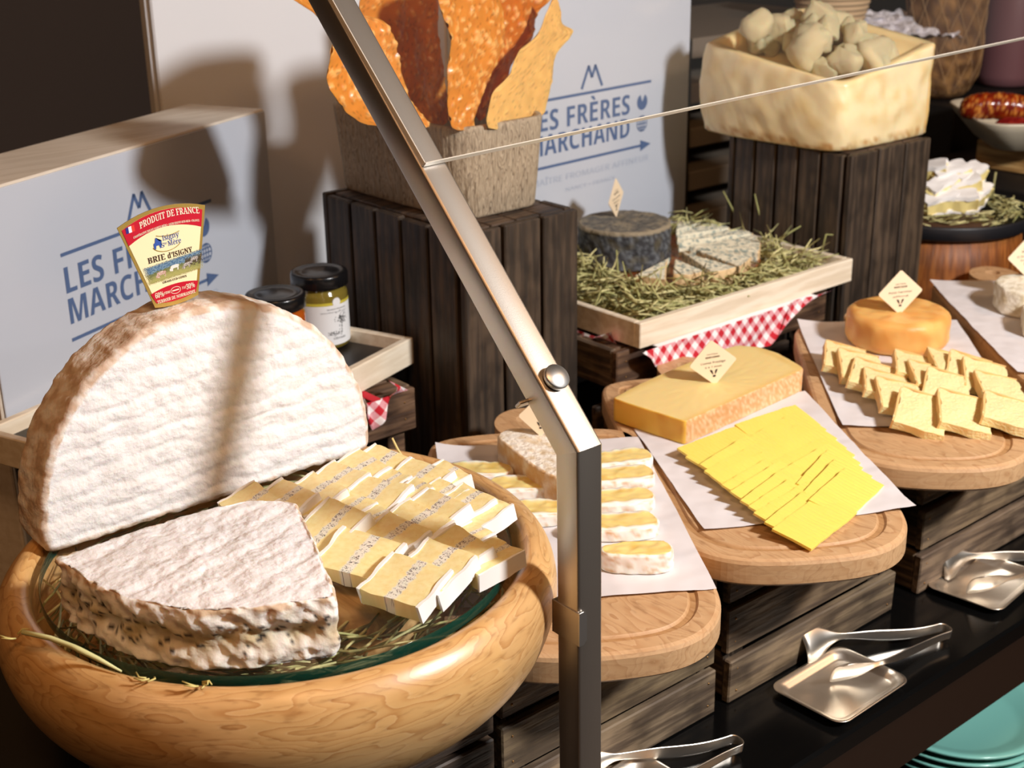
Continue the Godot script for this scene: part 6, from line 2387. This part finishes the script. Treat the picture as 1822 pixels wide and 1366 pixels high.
func silver_tray(label: String, c: Vector3, x: Vector3, w: float, d: float) -> Node3D:
	x.y = 0
	x = x.normalized()
	var t := thing("silver_tray", label, "tray", Vector3(c.x, 0.0, c.z), "small silver trays for the tongs")
	t.rotation.y = atan2(-x.z, x.x)
	var rr := round_rect(w, d, 0.018, 8)
	if Geometry2D.is_polygon_clockwise(rr): rr.reverse()
	var rings := []
	for s in [[0.05, 0.0004], [0.016, 0.0004], [0.011, 0.003], [0.002, 0.0095], [0.0, 0.0100], [0.0003, 0.0108], [0.003, 0.0106], [0.010, 0.0072], [0.013, 0.0035], [0.0165, 0.0022], [0.05, 0.0020]]:
		var q: PackedVector2Array = PackedVector2Array()
		for v in rr:
			var k := maxf(0.0, 1.0 - s[0] / (d * 0.5))
			var kx: float = maxf(0.0, 1.0 - s[0] / (w * 0.5))
			q.append(Vector2(v.x * kx, v.y * k))
		var r := PackedVector3Array()
		for v in q: r.append(Vector3(v.x, s[1], v.y))
		rings.append(r)
	for e in 2:
		var mid := PackedVector3Array()
		for v in rr: mid.append(Vector3(0, 0.0004 if e == 0 else 0.0020, 0))
		if e == 0: rings.push_front(mid)
		else: rings.append(mid)
	var st := S()
	st.set_smooth_group(0)
	loft(st, rings)
	obj("dish", st, M("silver"), t)
	return t


# tongs lying on their side: loop at the origin, paddles out along x, open in z
func tongs(label: String) -> Node3D:
	var t := thing("serving_tongs", label, "tongs", Vector3.ZERO, "silver serving tongs")
	for s in [-1.0, 1.0]:
		var st := S()
		st.set_smooth_group(0)
		var rings := []
		for i in 45:
			var k := i / 44.0
			var x: float
			var z: float
			if k < 0.16:
				var a := k / 0.16 * PI / 2
				x = 0.008 - 0.008 * cos(a)
				z = s * 0.010 * sin(a)
			else:
				var q := (k - 0.16) / 0.84
				x = 0.008 + q * 0.205
				z = s * (0.010 + 0.028 * smoothstep(0.0, 0.8, q) - 0.006 * smoothstep(0.8, 1.0, q))
			var q2 := clampf((k - 0.16) / 0.84, 0, 1)
			var hw := lerpf(0.006, 0.0075, smoothstep(0.0, 0.35, q2))
			hw = lerpf(hw, 0.0042, smoothstep(0.4, 0.66, q2))
			hw = lerpf(hw, 0.026, smoothstep(0.68, 0.95, q2))
			if k > 0.985: hw *= 0.86
			var cy := 0.0135 + 0.016 * smoothstep(0.15, 1.0, q2)
			var twist: float = s * lerpf(0.15, 0.62, smoothstep(0.6, 0.95, q2))
			var across := Vector3(0, cos(twist), sin(twist))
			var nrm := Vector3(0, -sin(twist), cos(twist))
			var r := PackedVector3Array()
			for j in 9:
				var v := j / 8.0 * 2.0 - 1.0
				r.append(Vector3(x, cy, z) + across * v * hw + nrm * (s * 0.30 * hw * (v * v - 0.4) * smoothstep(0.62, 0.8, q2) + 0.0006))
			for j in 9:
				var v := 1.0 - j / 8.0 * 2.0
				r.append(Vector3(x, cy, z) + across * v * hw + nrm * (s * 0.30 * hw * (v * v - 0.4) * smoothstep(0.62, 0.8, q2) - 0.0006))
			rings.append(r)
		loft(st, rings, true, false)
		# close the tip
		var last: PackedVector3Array = rings[-1]
		for j in 8: quad(st, last[j], last[j + 1], last[16 - j], last[17 - j])
		obj("arm", st, M("silver"), t)
	return t
